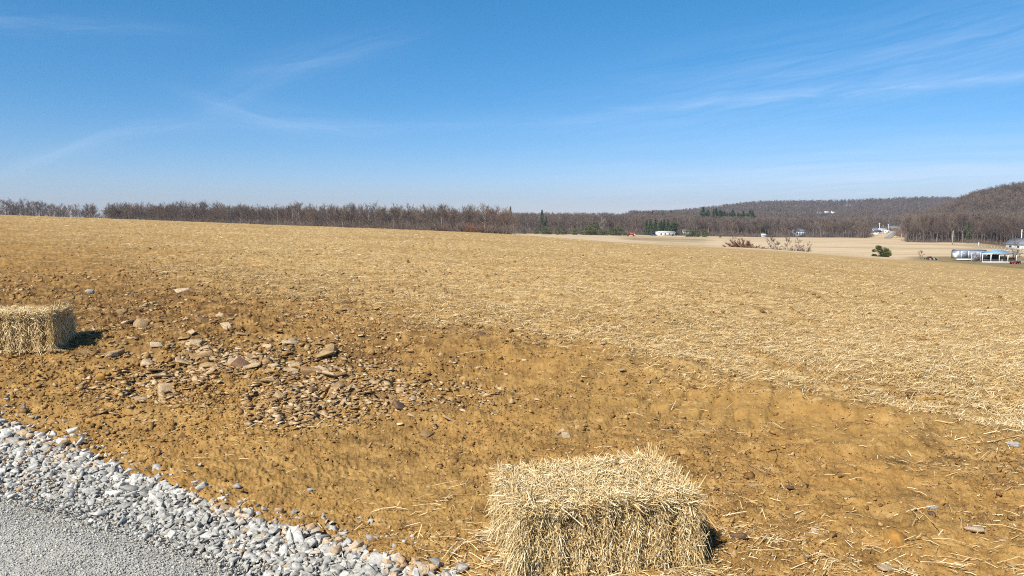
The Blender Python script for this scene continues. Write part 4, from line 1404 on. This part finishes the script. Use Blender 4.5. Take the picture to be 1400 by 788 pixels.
def evergreens():
    row = [(717, 316), (733, 314), (745, 312), (752, 315), (762, 313), (771, 314), (786, 314), (797, 315), (805, 312), (812, 308), (822, 315), (829, 317), (838, 313), (845, 312), (855, 319)]
    for px, tv in row:
        Y = 590 + random.uniform(-6, 8)
        x, y, z = at(px, Y); h = (EYE + Y * float(ray(px, tv)[1]) - z) * 1.25
        plant('cedar_bush', random.choice(CEDAR), 'yellow-green bushy evergreen in the row along the foot of the valley wood', 'evergreen', px, Y, max(h, 3) / 10, 'evergreen row along the valley wood', random.uniform(1.4, 2.1))
    for px, tv, wd, lab in [(943, 313.5, 1.2, 'broad round evergreen bush just right of the long white building'), (953, 315, 1.0, 'round evergreen bush merging with the right side of the broad one by the white building'),
                            (964, 315.5, .95, 'separate small round evergreen bush farther right of the white building'), (985, 321, .8, 'tiny evergreen bush at the foot of the wood, farthest right of the white building')]:
        Y = 585
        x, y, z = at(px, Y); h = EYE + Y * float(ray(px, tv)[1]) - z
        plant('evergreen_bush', CEDAR[int(px) % 4], lab, 'evergreen', px, Y, h * 1.15 / 10, 'round evergreens beside the white building', wd * 1.5)
    def pine(px, Y, tv, lab, g, pool=PINE, wide=1.0, name='pine_tree', hmin=9):
        x, y, z = at(px, Y)
        h = max(EYE + Y * float(ray(px, tv)[1]) - z, hmin)
        plant(name, random.choice(pool), lab, 'evergreen', px, Y, h / 10, g, wide)
    pine(741, 640, 288, 'tall dark pine standing alone above the wood, left of the evergreen row', None, PINE, .9)
    pine(698, 600, 283.5, 'slim dark spire of a pine showing at the right end of the tree line', None, PINE, .5)
    for px, tv in [(884, 302), (889, 300), (896, 301), (904, 302), (908, 301), (913, 300)]:
        pine(px, 622 + random.uniform(-6, 6), tv, 'dark pine in the small clump above the long white building', 'pine clump above the white building', PINE, 1.1)
    pine(925, 628, 293, 'largest dark pine beside the small clump above the white building', None, PINE_OPEN, .9)
    for k in range(30):
        px = 955 + 82 * (k + random.random()) / 30
        tv = np.interp(px, [955, 975, 1000, 1037], [284, 283, 287, 288]) + random.uniform(0, 6)
        pine(px, 900 + random.uniform(-60, 60), tv, 'dark pine in the dense stand at the left foot of the far ridge', 'pine stand at the foot of the far ridge', PINE + PINE_OPEN, 1.2)
    for px, Y, tv in [(1048, 650, 296), (1091, 1250, 291), (1010, 880, 302), (945, 760, 303), (960, 880, 295), (936, 900, 297), (850, 700, 300), (800, 700, 301), (870, 900, 293), (905, 1000, 291), (892, 1000, 290), (1066, 1500, 286), (1095, 1500, 288)]:
        pine(px, Y, tv, 'scattered dark pine rising out of the bare valley woods', 'scattered pines in the valley woods', PINE + PINE_OPEN, .9)
    for k in range(16):
        px = random.uniform(1030, 1300)
        pine(px, 2300 + random.uniform(-60, 60), 999, 'tiny dark pine on the skyline of the far ridge', 'pines on the far ridge', PINE, 1.1, hmin=17)
    pine(1325, 455, 301, 'dark ivy-clad evergreen standing in front of the right-hand hill', None, PINE_OPEN, .42)
    # the near green tree
    x, y, z = at(1207, 150)
    g = pair(gen_conifer(640, 3.5, 1.75, 8000, .18, clumps=26), BARKM, NEEDLE_Y)
    t = thing('evergreen_tree', 'compact green evergreen standing by itself just beyond the crest of the field', 'evergreen', (x, y, z - .35), 1.0)
    child('trunk', g[0], t); child('crown', g[1], t)


evergreens()

# ---- shrubs and thin trees in the pale field and grass
BIG = [pair(gen_bush(700, 2600, .085, 3.0, 1.7), BARKM, TWIG_RED), pair(gen_bush(701, 1800, .085, 2.0, 2.1), BARKM, TWIG_RED)]
THIN = [pair(gen_bare(710 + k, 'round', 11, 6, 7, .14, 10, .1), BARKM, TWIG) for k in range(4)]
plant('bare_shrub', BIG[0], 'largest rusty bare thicket at the near edge of the pale field', 'shrub', 1015, 225, 1.45, 'bare shrubs at the near edge of the pale field', 1.15, parts=('stem', 'crown'))
plant('bare_shrub', BIG[1], 'low rusty thicket trailing off the right side of the largest one', 'shrub', 1028, 215, 1.25, 'bare shrubs at the near edge of the pale field', 1.25, parts=('stem', 'crown'))
plant('bare_tree', THIN[0], 'thin sapling sticking out of the largest rusty thicket', 'tree', 1006, 230, .62, None, .7)
for px, Y, s, wd, lab in [(1056, 210, .50, 1.2, 'wide grey bare sapling, first one right of the rusty thickets'), (1064, 207, .38, 1.3, 'low bare sapling close against the wide grey one'),
                          (1078, 203, .52, .9, 'slender bare sapling, third along from the rusty thickets'), (1094, 198, .50, 1.0, 'dark bare sapling, second from the right end of the thicket row'),
                          (1107, 194, .40, .8, 'small pale sapling at the right end of the thicket row')]:
    plant('bare_tree', random.choice(THIN), lab, 'tree', px, Y, s, 'saplings beside the rusty thickets', wd)
for px, Y in [(1050, 209), (1062, 206), (1075, 203), (1088, 200), (1100, 197)]:
    plant('bare_shrub', BUSHY[int(px) % 4], 'low grey brush under the saplings beside the rusty thickets', 'shrub', px, Y, random.uniform(.65, .85), 'low brush under the saplings', 1.6, parts=('stem', 'crown'))
plant('bare_shrub', BUSHY[0], 'pale low weeds between the saplings and the green evergreen', 'shrub', 1170, 165, .5, None, 1.2, parts=('stem', 'crown'))
plant('bare_tree', THIN[1], 'small bare tree standing alone in grass beside the dark red plough', 'tree', 1261, 172, .26, None, 1.1)
plant('bare_tree', THIN[2], 'small bare tree in front of the right end of the silvery trailer', 'tree', 1336, 160, .27, None, 1.2)
plant('bare_tree', THIN[3], 'thin bare tree at the right end of the blue-roofed shelter', 'tree', 1392, 158, .62, None, .6)

# ================================================================== buildings and machines
WHITE = simple_mat('white_paint', (.78, .78, .76), .6, .06, 1.5)
SILVER = simple_mat('silvery_sheet', (.27, .305, .355), .8, .3, 2.5, .2)
SILVER_D = simple_mat('weathered_roof_sheet', (.19, .225, .28), .8, .2, 1.5, .2)
BLUE = simple_mat('blue_tarpaulin', (.20, .36, .54), .6, .15, 1.2, .4)
ROOFG = simple_mat('grey_shingle', (.19, .20, .22), .85, .2, 2)
ROOFW = simple_mat('pale_metal_roof', (.70, .71, .70), .5, .06, 1)
BLACK = simple_mat('black_rubber', (.016, .016, .017), .8, .2, 4)
DARKWIN = simple_mat('dark_window_glass', (.02, .025, .03), .15, .2, 1, .6)
RED = simple_mat('faded_red_paint', (.34, .055, .035), .55, .2, 2)
RED_D = simple_mat('dark_red_paint', (.14, .03, .025), .6, .3, 3)
BRICK = simple_mat('red_brick', (.34, .12, .07), .9, .2, 4)
TAN = simple_mat('tan_siding', (.45, .31, .17), .8, .12, 1.5)
POLE = simple_mat('weathered_pole', (.50, .42, .33), .85, .15, 3)
STEEL = simple_mat('grey_steel', (.30, .31, .32), .5, .15, 3, .5)
DKBLUE = simple_mat('dark_blue_paint', (.03, .045, .09), .4, .15, 2, .5)
YELLOW = simple_mat('yellow_paint', (.62, .42, .05), .6, .15, 2)
ASPH = simple_mat('asphalt', (.30, .30, .30), .9, .15, .4)


def house(name, label, cat, px, Y, w, d, h, rh, rz=0.0, wall=WHITE, roof=ROOFG, windows=2, door=True, chimney=False, group=None, over=.35):
    x, y, z = at(px, Y)
    t = thing(name, label, cat, (x, y, z - .15), rz - atan2(x, y) * .6, group)
    hw, hd = w / 2, d / 2
    # ridge runs along x: gable prism turned
    MB().prism([(-hd, 0), (hd, 0), (hd, h), (0, h + rh), (-hd, h)], -hw, hw).rot(pi / 2).build('wall', wall, t)
    r = MB()
    k = rh / hd
    for s in (-1, 1):
        e = hd + over
        zt = h + rh + .12; ze = h - over * k + .12
        prof = [(0, zt - .10), (s * e, ze - .10), (s * e, ze + .06), (0, zt + .06)]
        if s > 0: prof = prof
        else: prof = prof[::-1]
        r.prism(prof, -hw - over, hw + over)
    ro = r.rot(pi / 2).build('roof', roof, t)
    if chimney:
        MB().box((w * .22, 0, h + rh + .35), (.7, .7, 1.5)).build('chimney', BRICK, ro)
    for i in range(windows):
        wx = -hw + w * (i + .6) / (windows + (1 if door else .2))
        f = MB().box((wx, -hd - .02, h * .58), (w * .10, .06, h * .34)).build('window', DARKWIN, t)
        MB().box((wx, -hd - .06, h * .58 - h * .19), (w * .12, .10, .10)).build('sill', WHITE, f)
    if door:
        MB().box((hw * .72, -hd - .02, h * .38), (min(1.1, w * .12), .06, h * .74)).build('door', DARKWIN if wall is WHITE else WHITE, t)
    return t


def wheel_part(t, x, y, r, w, name='wheel', rim=STEEL):
    o = MB().tube((x, y - w / 2, r), (x, y + w / 2, r), r, r, 18).build(name, BLACK, t)
    MB().tube((x, y - w / 2 - .015, r), (x, y + w / 2 + .015, r), r * .5, r * .5, 12).build('rim', rim, o)
    return o


# long white building and its neighbours
house('long_building', 'long low white building across the pale field, below the small pine clump', 'building', 909.5, 600, 14.5, 7, 3.0, .9, .35, WHITE, ROOFW, 3, True)
house('farmhouse', 'white house half hidden by trees, up behind the round evergreens', 'house', 941, 668, 10, 7, 3.2, 1.6, .1, WHITE, ROOFG, 4, True)
house('farmhouse', 'white two-storey house among bare trees in the middle of the valley wood', 'house', 1092, 662, 9, 8, 5.2, 2.2, .35, WHITE, ROOFG, 3, True)
house('shed', 'tiny white shed at the foot of the wood, left of the two-storey house', 'shed', 1044, 632, 3.4, 3.0, 2.0, 1.0, .2, WHITE, ROOFW, 1, False)
for i, (px, w, lab) in enumerate([(1119, 9, 'left one of three tiny white houses on the far ridge'), (1129, 10, 'middle one of three tiny white houses on the far ridge'), (1138, 8, 'right one of three tiny white houses on the far ridge')]):
    house('farmhouse', lab, 'house', px, 1780 + i * 8, w, 9, 5.0, 2.6, .2 * i, WHITE, ROOFW if i == 1 else ROOFG, 2, False, group='houses on the far ridge')
house('farmhouse', 'white house with grey roof and brick chimney at the right edge', 'house', 1401, 300, 9.5, 7.5, 2.5, 2.3, -.8, WHITE, ROOFG, 2, True, True)
# village at the gap
house('village_house', 'small white house at the back left of the village gap', 'house', 1197, 850, 6, 6, 3.0, 1.6, .1, WHITE, ROOFG, 1, True, group='village buildings in the gap')
house('village_house', 'long white building at the back of the village gap, behind the first pole', 'house', 1206, 842, 8.5, 6, 2.8, 1.0, .0, WHITE, ROOFW, 2, True, group='village buildings in the gap')
house('village_house', 'low building with blue roof in the village gap', 'house', 1200, 775, 6.5, 5, 2.0, 1.6, .1, WHITE, DKBLUE, 2, False, group='village buildings in the gap')
house('village_house', 'small white building by the upper end of the village road', 'house', 1212, 800, 5.5, 5, 2.2, .8, .0, WHITE, ROOFW, 1, True, group='village buildings in the gap')
house('village_house', 'tan house with dark roof at the top right of the village gap', 'house', 1223, 866, 13, 8, 3.2, 2.6, -.2, TAN, ROOFG, 2, True, group='village buildings in the gap')


def lay_road():
    Yc = np.linspace(632, 850, 40); pc = np.interp(Yc, [632, 700, 780, 850], [1212, 1217, 1222, 1226])
    u = np.linspace(-1, 1, 5)
    x0 = (pc - 700) / F * Yc
    X = x0[:, None] + u[None] * np.interp(Yc, [632, 850], [3.2, 3.4])[:, None]; Yv = np.repeat(Yc[:, None], 5, 1)
    Z = base_h(X, Yv) + .45
    k = 5; i = np.arange(39)[:, None]; j = np.arange(4)[None]
    q = np.stack([i * k + j, i * k + j + 1, (i + 1) * k + j + 1, (i + 1) * k + j], -1).reshape(-1, 4)
    tag(mesh_np('village_road', np.stack([X, Yv, Z], -1).reshape(-1, 3), q, ASPH, smooth=True), kind='structure')


lay_road()


def car(label, px, Y, paint, rz, van=False, group='vehicles parked in the village gap', name='parked_car'):
    x, y, z = at(px, Y)
    t = thing(name, label, 'van' if van else 'car', (x, y, z + .05), rz, group)
    L, h = (5.2, 2.1) if van else (4.4, 1.45)
    if van: prof = [(-2.6, .4), (2.5, .4), (2.6, 1.0), (2.0, 1.2), (1.5, 2.1), (-2.5, 2.1)]
    else: prof = [(-2.2, .35), (2.2, .35), (2.2, .8), (1.3, .92), (.6, 1.45), (-1.2, 1.45), (-1.9, .95), (-2.2, .9)]
    MB().prism(prof, -.9, .9).build('body', paint, t)
    MB().box((.05 if not van else .9, 0, 1.18 if not van else 1.6), (1.6 if not van else .9, 1.86, .32)).build('window', DARKWIN, t)
    for sx in (-1, 1):
        for sy in (-1, 1):
            wheel_part(t, sx * L * .31, sy * .82, .34, .22)
    return t


car('white van parked at the left of the village gap', 1190, 705, WHITE, .1, True)
car('white van parked just below the blue-roofed village building', 1197.5, 716, WHITE, -.1, True)
car('white car parked beside the upper village road', 1211, 758, WHITE, .2)
car('dark blue car parked at the left end of the long white building', 894, 592, DKBLUE, .3, group=None)
car('dark car parked left of the dark blue one by the white building', 891, 606, BLACK, -.2, group=None)


def pole(label, px, Y, tv, r=.14, mat=POLE, arm=False, name='utility_pole', group='utility poles'):
    x, y, z = at(px, Y)
    h = EYE + Y * float(ray(px, tv)[1]) - z
    t = thing(name, label, 'pole', (x, y, z - .3), 0, group)
    MB().tube((0, 0, 0), (0, 0, h), r * 1.2, r * .9, 8).build('post', mat, t)
    if arm:
        MB().box((0, 0, h - .7), (2.2, .12, .14)).build('cross_arm', mat, t)
        for k in (-.9, -.3, .5, .95):
            MB().tube((k, 0, h - .63), (k, 0, h - .40), .07, .05, 6).build('insulator', WHITE, t)
    else:
        MB().tube((.0, -.2, h - 1.5), (.0, -.2, h - .8), .16, .16, 8).build('transformer', STEEL, t)
    return t


pole('pale wooden pole at the edge of the field before the right-hand hill', 1303.5, 425, 315, .22)
pole('short pale pole at the right side of the village gap', 1233.5, 560, 319, .22)
pole('tallest white pole in the village gap', 1202.5, 780, 304.5, .26, WHITE, True)
pole('thin pole to the right in the village gap, above the road', 1214.5, 800, 306.5, .20, WHITE, True)
pole('dim pole between the two white poles of the village gap', 1207.5, 820, 308, .16, STEEL, True)
pole('white metal pole rising behind the house at the right edge', 1397.6, 312, 313, .18, WHITE)
pole('white marker post in the grass below the hill wood', 1339.5, 415, 331, .28, WHITE, name='marker_post', group=None)
x, y, z = at(1225, 640)
t = thing('roadside_barrier', 'small yellow barrier at the near end of the village road', 'barrier', (x, y, z), 0)
MB().box((0, 0, 1.0), (3.4, .12, .7)).build('board', YELLOW, t)
for sx in (-1, 1):
    MB().box((sx * 1.3, .1, .5), (.14, .14, 1.2)).build('post', STEEL, t)


def red_truck():
    x, y, z = at(863, 560)
    t = thing('farm_truck', 'red farm truck with flat bed, parked alone left of the long white building', 'truck', (x, y, z), .12)
    MB().prism([(-3.3, .7), (-1.5, .7), (-1.5, 2.3), (-2.5, 2.3), (-3.0, 1.5), (-3.3, 1.4)], -1.1, 1.1).build('cab', RED_D, t)
    MB().prism([(-1.3, .9), (3.3, .9), (3.4, 2.5), (2.6, 2.75), (-.9, 2.75), (-1.3, 2.3)], -1.15, 1.15).build('cargo_bed', RED, t)
    MB().box((-2.1, 0, 1.95), (.7, 2.26, .5)).build('window', DARKWIN, t)
    MB().box((2.6, -1.18, 1.4), (1.3, .06, .7)).build('side_panel', WHITE, t)
    for wx in (-2.4, 2.0):
        for sy in (-1, 1): wheel_part(t, wx, sy * 1.0, .48, .3)


red_truck()


def trailer():
    x, y, z = at(1327, 180)
    t = thing('trailer', 'boxy silvery grey trailer parked on the grass left of the blue-roofed shelter', 'trailer', (x, y, z), -.10)
    L = 7.2
    # side profile along x, rounded at both ends
    prof = [(-3.5, .55), (3.45, .55), (3.55, .8), (3.55, 2.35), (3.35, 2.60), (-3.35, 2.60), (-3.56, 2.30), (-3.58, .85)]
    MB().prism(prof, -1.2, 1.2).build('body', SILVER, t)
    MB().prism([(-3.50, 2.47), (3.50, 2.50), (3.2, 2.74), (-3.2, 2.74)], -1.26, 1.26).build('roof', SILVER_D, t)
    for k, px_ in enumerate((-3.1, -2.25, -.72)):
        MB().box((px_, -1.22, 1.55), (.20 if k < 2 else .16, .06, 1.75)).build('frame', WHITE, t)
    MB().box((-1.5, -1.22, 2.36), (1.4, .06, .14)).build('frame', WHITE, t)
    MB().box((-1.48, -1.215, 1.5), (1.30, .04, 1.5)).build('door', SILVER_D, t)
    MB().box((-1.7, -1.24, 1.85), (.40, .04, .26)).build('window', WHITE, t)
    for k in range(4):
        MB().box((.0 + k * .72, -1.215, 1.52), (.56, .035, 1.4)).build('panel', SILVER, t)
    MB().prism([(-3.62, 1.0), (-3.4, .6), (-3.25, 1.3), (-3.3, 2.3), (-3.58, 1.9)], -1.23, 1.23).build('end_cap', WHITE, t)
    MB().prism([(3.28, .8), (3.57, 1.0), (3.58, 2.0), (3.3, 2.4)], -1.23, 1.23).build('end_cap', WHITE, t)
    MB().box((-.3, -1.16, .36), (6.2, .08, .34)).build('skirt', WHITE, t)
    for wx in (.4, 1.2):
        for sy in (-1, 1): wheel_part(t, wx, sy * 1.05, .34, .22)
    MB().box((4.1, 0, .5), (1.2, .14, .12)).tube((4.5, 0, .05), (4.5, 0, .6), .05).build('hitch', STEEL, t)
    # clutter along its foot
    for k, (dx, s, lab, mt) in enumerate([(1.3, .5, 'pale scrap board leaning at the foot of the trailer', WHITE), (2.2, .42, 'rusty scrap heap lying left of the shelter corner', RED_D), (3.0, .55, 'pale scrap sheet beside the shelter corner', SILVER)]):
        xx, yy = x + dx, y - 2.6
        o = MB().box((0, 0, s * .4), (s * 1.7, s, s * .8), .4, .06).box((.3, .1, s * .9), (s, s * .6, s * .5), 1.1, .05).box((-.5, 0, s * .3), (s * .7, s * .5, s * .9), .2, .04).build('scrap_heap', mt)
        o.location = (xx, yy, gz(xx, yy))
        tag(o, lab, 'scrap', 'scrap by the trailer')


trailer()


def tractor(label, loc, rz, paint):
    t = thing('tractor', label, 'tractor', loc, rz, 'tractors under the shelter')
    MB().box((.95, 0, 1.05), (1.7, .62, .62), 0, .10).build('hood', paint, t)
    MB().box((-.3, 0, .95), (1.0, .7, .5), 0, .06).build('body', paint, t)
    MB().box((-.55, 0, 1.35), (.5, .5, .10), 0, .03).box((-.80, 0, 1.6), (.10, .5, .45), 0, .03).build('seat', BLACK, t)
    for sy in (-1, 1):
        wheel_part(t, -.6, sy * .78, .80, .42, rim=paint)
        wheel_part(t, 1.45, sy * .62, .45, .26, rim=paint)
        MB().prism([(-1.3, 1.5), (-1.1, 1.70), (-.2, 1.70), (.0, 1.45), (-.1, 1.45), (-.25, 1.62), (-1.05, 1.62), (-1.2, 1.47)], sy * .78 - .2, sy * .78 + .2).build('fender', paint, t)
    MB().tube((1.2, .0, 1.35), (1.2, .0, 2.0), .04).build('exhaust', BLACK, t)
    MB().tube((.05, 0, 1.3), (-.15, 0, 1.65), .025).tube((-.17, 0, 1.63), (-.11, 0, 1.67), .2, .2, 14).build('steering_wheel', BLACK, t)
    return t


def shelter():
    x, y, z = at(1367, 172)
    t = thing('open_shelter', 'open-sided machine shelter with white posts and a blue roof', 'shelter', (x, y, z), -.06)
    hw, hd = 4.75, 2.2
    for k in range(6):
        px_ = -hw + k * (2 * hw) / 5
        for sy in (-1, 1):
            MB().box((px_, sy * hd, 1.05), (.17, .17, 2.1)).build('post', WHITE if k < 5 else POLE, t)
    MB().box((-hw * .12, -hd - .01, 2.02), (2 * hw * .9, .20, .22)).build('beam', WHITE, t)
    MB().box((0, hd + .01, 2.02), (2 * hw, .20, .16)).build('beam', WHITE, t)
    MB().box((0, -hd - .12, .12), (2 * hw + .3, .12, .28)).build('base_rail', WHITE, t)
    MB().box((0, -hd - .12, .62), (2 * hw * .98, .05, .05)).build('rail', WHITE, t)
    # low hipped roof: blue to the left, dark to the right
    r = MB()
    r.add([(-2.6, -hd - .3, 2.14), (1.2, -hd - .3, 2.14), (1.2, 0, 2.78), (-1.4, 0, 2.78), (-2.6, hd + .3, 2.14), (1.2, hd + .3, 2.14),
           (-2.6, -hd - .3, 2.06), (1.2, -hd - .3, 2.06), (1.2, hd + .3, 2.06), (-2.6, hd + .3, 2.06)],
          [(0, 1, 2, 3), (3, 2, 5, 4), (6, 9, 8, 7), (0, 6, 7, 1), (5, 8, 9, 4)], [(0, 3, 4), (1, 5, 2), (0, 4, 9), (0, 9, 6), (1, 7, 8), (1, 8, 5)])
    r.build('roof', BLUE, t)
    r = MB()
    r.add([(1.22, -hd - .3, 2.10), (hw + .25, -hd - .3, 1.98), (hw + .25, hd + .3, 1.98), (1.22, hd + .3, 2.10), (1.6, -1.0, 2.62), (3.3, -1.0, 2.5), (3.3, 1.0, 2.5), (1.6, 1.0, 2.62)],
          [(0, 1, 5, 4), (1, 2, 6, 5), (2, 3, 7, 6), (3, 0, 4, 7), (4, 5, 6, 7), (0, 3, 2, 1)])
    r.build('roof', ROOFG, t, 'dark sagging right part of the roof')
    MB().box((-3.75, hd - .08, 1.0), (1.7, .05, 1.7)).build('back_panel', SILVER, t)
    tractor('black-wheeled tractor under the left bays of the blue-roofed shelter', (x - 1.9, y - .1, z), pi + .2, BLACK)
    tractor('dark tractor under the middle bays of the blue-roofed shelter', (x + .5, y + .3, z), -.3, STEEL)
    # red implements
    def wagon(name, lab, loc, rz, s=1.0, mt=RED):
        o = thing(name, lab, 'implement', loc, rz, scale=s)
        MB().prism([(-1.2, .45), (1.2, .45), (1.45, 1.05), (-1.45, 1.05)], -.55, .55).build('hopper', mt, o)
        MB().box((1.9, 0, .42), (1.2, .10, .10)).build('drawbar', STEEL, o)
        for sx in (-.8, .8):
            for sy in (-1, 1): wheel_part(o, sx, sy * .62, .32, .18)
    wagon('seed_drill', 'red seed drill stored under the right bays of the blue-roofed shelter', (x + 3.0, y + .2, z), .15)
    xx, yy, zz = at(1391, 160)
    wagon('seed_drill', 'red implement lying in front of the right corner of the shelter', (xx, yy, zz - .15), .1, .75)


shelter()


def plough():
    x, y, z = at(1276, 168)
    t = thing('plough', 'dark red plough lying in the grass beside a small bare tree', 'plough', (x, y, z - .05), .2)
    MB().box((0, 0, .62), (2.3, .14, .14)).box((0, .5, .62), (2.0, .12, .12)).box((-.9, .25, .62), (.12, .6, .12)).box((.8, .25, .62), (.12, .6, .12)).build('frame', RED_D, t)
    for k in range(5):
        d = MB().tube((-1.0 + k * .5, -.18, .30), (-.95 + k * .5, -.06, .30), .30, .30, 14).build('disc', STEEL if k % 2 else BLACK, t)
    wheel_part(t, -1.2, .5, .36, .18)
    MB().box((1.5, .1, .5), (.9, .10, .10), .4).build('drawbar', WHITE, t)
    MB().box((-.3, .3, .82), (1.1, .4, .34), .2, .06).build('seed_box', RED_D, t)


plough()


def fence():
    p = [(1306, 420), (1320, 392), (1335, 362), (1350, 332), (1366, 300), (1384, 268), (1405, 240)]
    t = None
    pts = []
    for k in range(22):
        u = k / 21 * (len(p) - 1); i = min(int(u), len(p) - 2); f = u - i
        pts.append(at(p[i][0] + (p[i + 1][0] - p[i][0]) * f, p[i][1] + (p[i + 1][1] - p[i][1]) * f))
    b = np.array(pts[0])
    t = thing('wire_fence', 'thin wire fence on wooden posts running down the pale field at right', 'fence', tuple(b))
    for q in pts:
        r = np.array(q) - b
        MB().box((r[0], r[1], .55), (.16, .16, 1.3)).rot(0, (0, 0, r[2])).build('post', POLE, t)
    w = MB()
    for a, c in zip(pts[:-1], pts[1:]):
        for hh in (.5, .95): w.tube(np.array(a) - b + (0, 0, hh), np.array(c) - b + (0, 0, hh), .02, .02, 4)
    w.build('wire', STEEL, t)


fence()

# ---- air
hz = MB().box((0, 0, 48), (9000, 9000, 160)).build('haze', None)
m = bpy.data.materials.new('haze'); m.use_nodes = True
nt = NT(m.node_tree)
pv = nt.node('ShaderNodeVolumePrincipled', {'Color': (.80, .88, 1.0, 1), 'Density': .00013, 'Anisotropy': .2})
om = nt.node('ShaderNodeOutputMaterial'); nt.l.new(pv.outputs[0], om.inputs['Volume'])
hz.data.materials.append(m)
tag(hz, 'thin pale blue haze in the valley air', 'haze', kind='stuff')

# ------------------------------------------------------------------ light and sky
SUN_EL = radians(46)
SH = np.array([.60, .80])                      # shadows fall this way on the ground
SUN_AZ = atan2(-SH[0], -SH[1])                 # bearing of the sun from +Y towards +X
sd = bpy.data.lights.new('sun', 'SUN'); sd.energy = 4.85; sd.angle = radians(.53); sd.color = (1, .955, .88)
so = bpy.data.objects.new('sun', sd); COL.objects.link(so)
so.rotation_euler = (pi / 2 - SUN_EL, 0, atan2(-SH[0], SH[1]))
so.location = (-20, -25, 40)

W = bpy.data.worlds.new('World'); S.world = W; W.use_nodes = True
nt = NT(W.node_tree)
sky = nt.node('ShaderNodeTexSky', sky_type='NISHITA', sun_disc=False, sun_elevation=SUN_EL, sun_rotation=SUN_AZ,
              altitude=350, air_density=1.0, dust_density=.1, ozone_density=4.0)
hsv = nt.node('ShaderNodeHueSaturation', {'Hue': .497, 'Saturation': 1.22, 'Value': 1.0, 'Color': sky.outputs[0]})
tc = nt.node('ShaderNodeTexCoord').outputs['Generated']
sx = nt.node('ShaderNodeSeparateXYZ', {0: tc})
yy = nt.math('MAXIMUM', sx.outputs[1], .12)
A = nt.math('DIVIDE', sx.outputs[0], yy); B = nt.math('DIVIDE', sx.outputs[2], yy)
front = nt.range(sx.outputs[1], .1, .35)
uv = nt.node('ShaderNodeCombineXYZ', {0: A, 1: B}).outputs[0]
warp = nt.math('SUBTRACT', nt.noise(uv, 5.0, 3, .5), .5)
total = None
for (ca, cb, ang, hl, w, amt, stretch, curve) in [
        (.52, .176, 5.5, .34, .008, .26, 10, .06), (.50, .205, 13, .42, .060, .17, 5, .1),
        (-.31, .132, -10, .13, .017, .15, 7, .5), (-.565, .102, 16, .15, .011, .15, 7, -.6),
        (-.25, .212, 12, .12, .018, .11, 6, .4), (-.34, .175, 26, .09, .022, .06, 5, .0),
        (.62, .050, 3, .55, .048, .50, 3, 0), (-.10, .128, 1, .35, .010, .08, 8, .0), (-.66, .262, -4, .2, .014, .10, 8, 0)]:
    c_, s_ = cos(radians(ang)), sin(radians(ang))
    da = nt.math('SUBTRACT', A, ca); db = nt.math('SUBTRACT', B, cb)
    s = nt.math('ADD', nt.math('MULTIPLY', da, c_), nt.math('MULTIPLY', db, s_))
    t = nt.math('SUBTRACT', nt.math('MULTIPLY', db, c_), nt.math('MULTIPLY', da, s_))
    t = nt.math('ADD', t, nt.math('MULTIPLY', warp, .022))
    t = nt.math('SUBTRACT', t, nt.math('MULTIPLY', nt.math('MULTIPLY', s, s), curve))
    g = nt.math('EXPONENT', nt.math('MULTIPLY', nt.math('POWER', nt.math('DIVIDE', nt.math('ABSOLUTE', t), w), 1.6), -1.0))
    e = nt.math('EXPONENT', nt.math('MULTIPLY', nt.math('POWER', nt.math('DIVIDE', nt.math('ABSOLUTE', s), hl), 3.0), -1.0))
    cv = nt.node('ShaderNodeCombineXYZ', {0: nt.math('MULTIPLY', s, stretch), 1: nt.math('MULTIPLY', t, 85.0), 2: ca}).outputs[0]
    n = nt.range(nt.noise(cv, 1.0, 7, .65, .5), .24, .74)
    k = nt.math('MULTIPLY', nt.math('MULTIPLY', g, e), nt.math('MULTIPLY', n, amt * 1.0))
    total = k if total is None else nt.math('ADD', total, k)
total = nt.math('MULTIPLY', total, front, clamp=True)
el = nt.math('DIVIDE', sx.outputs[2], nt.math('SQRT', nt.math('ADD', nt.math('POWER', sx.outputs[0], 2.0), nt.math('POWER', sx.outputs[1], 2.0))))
grade = nt.ramp(el, [(0.0, (.70, .70, .99)), (.06, (.64, .74, .99)), (.15, (.50, .78, .96)), (.34, (.44, .94, 1.01)), (.50, (.50, .78, .86)), (1.0, (.48, .55, .58))])  # sky above the view is darkened on purpose to weaken blue fill in shadows
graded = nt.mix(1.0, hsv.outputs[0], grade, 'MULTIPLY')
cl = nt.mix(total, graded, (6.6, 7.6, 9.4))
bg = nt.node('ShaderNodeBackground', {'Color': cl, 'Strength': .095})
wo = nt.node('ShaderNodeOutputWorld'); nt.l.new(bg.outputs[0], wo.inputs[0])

S.view_settings.view_transform = 'Standard'
S.view_settings.look = 'None'
S.view_settings.exposure = 0.45
S.view_settings.gamma = 1.0
S.view_settings.use_curve_mapping = False
S.cycles.max_bounces = 5
S.cycles.diffuse_bounces = 2
S.cycles.glossy_bounces = 2
S.cycles.transparent_max_bounces = 4
S.cycles.use_denoising = False
S.render.film_transparent = False
S.cycles.pixel_filter_type = 'BLACKMAN_HARRIS'
S.cycles.filter_width = 1.05
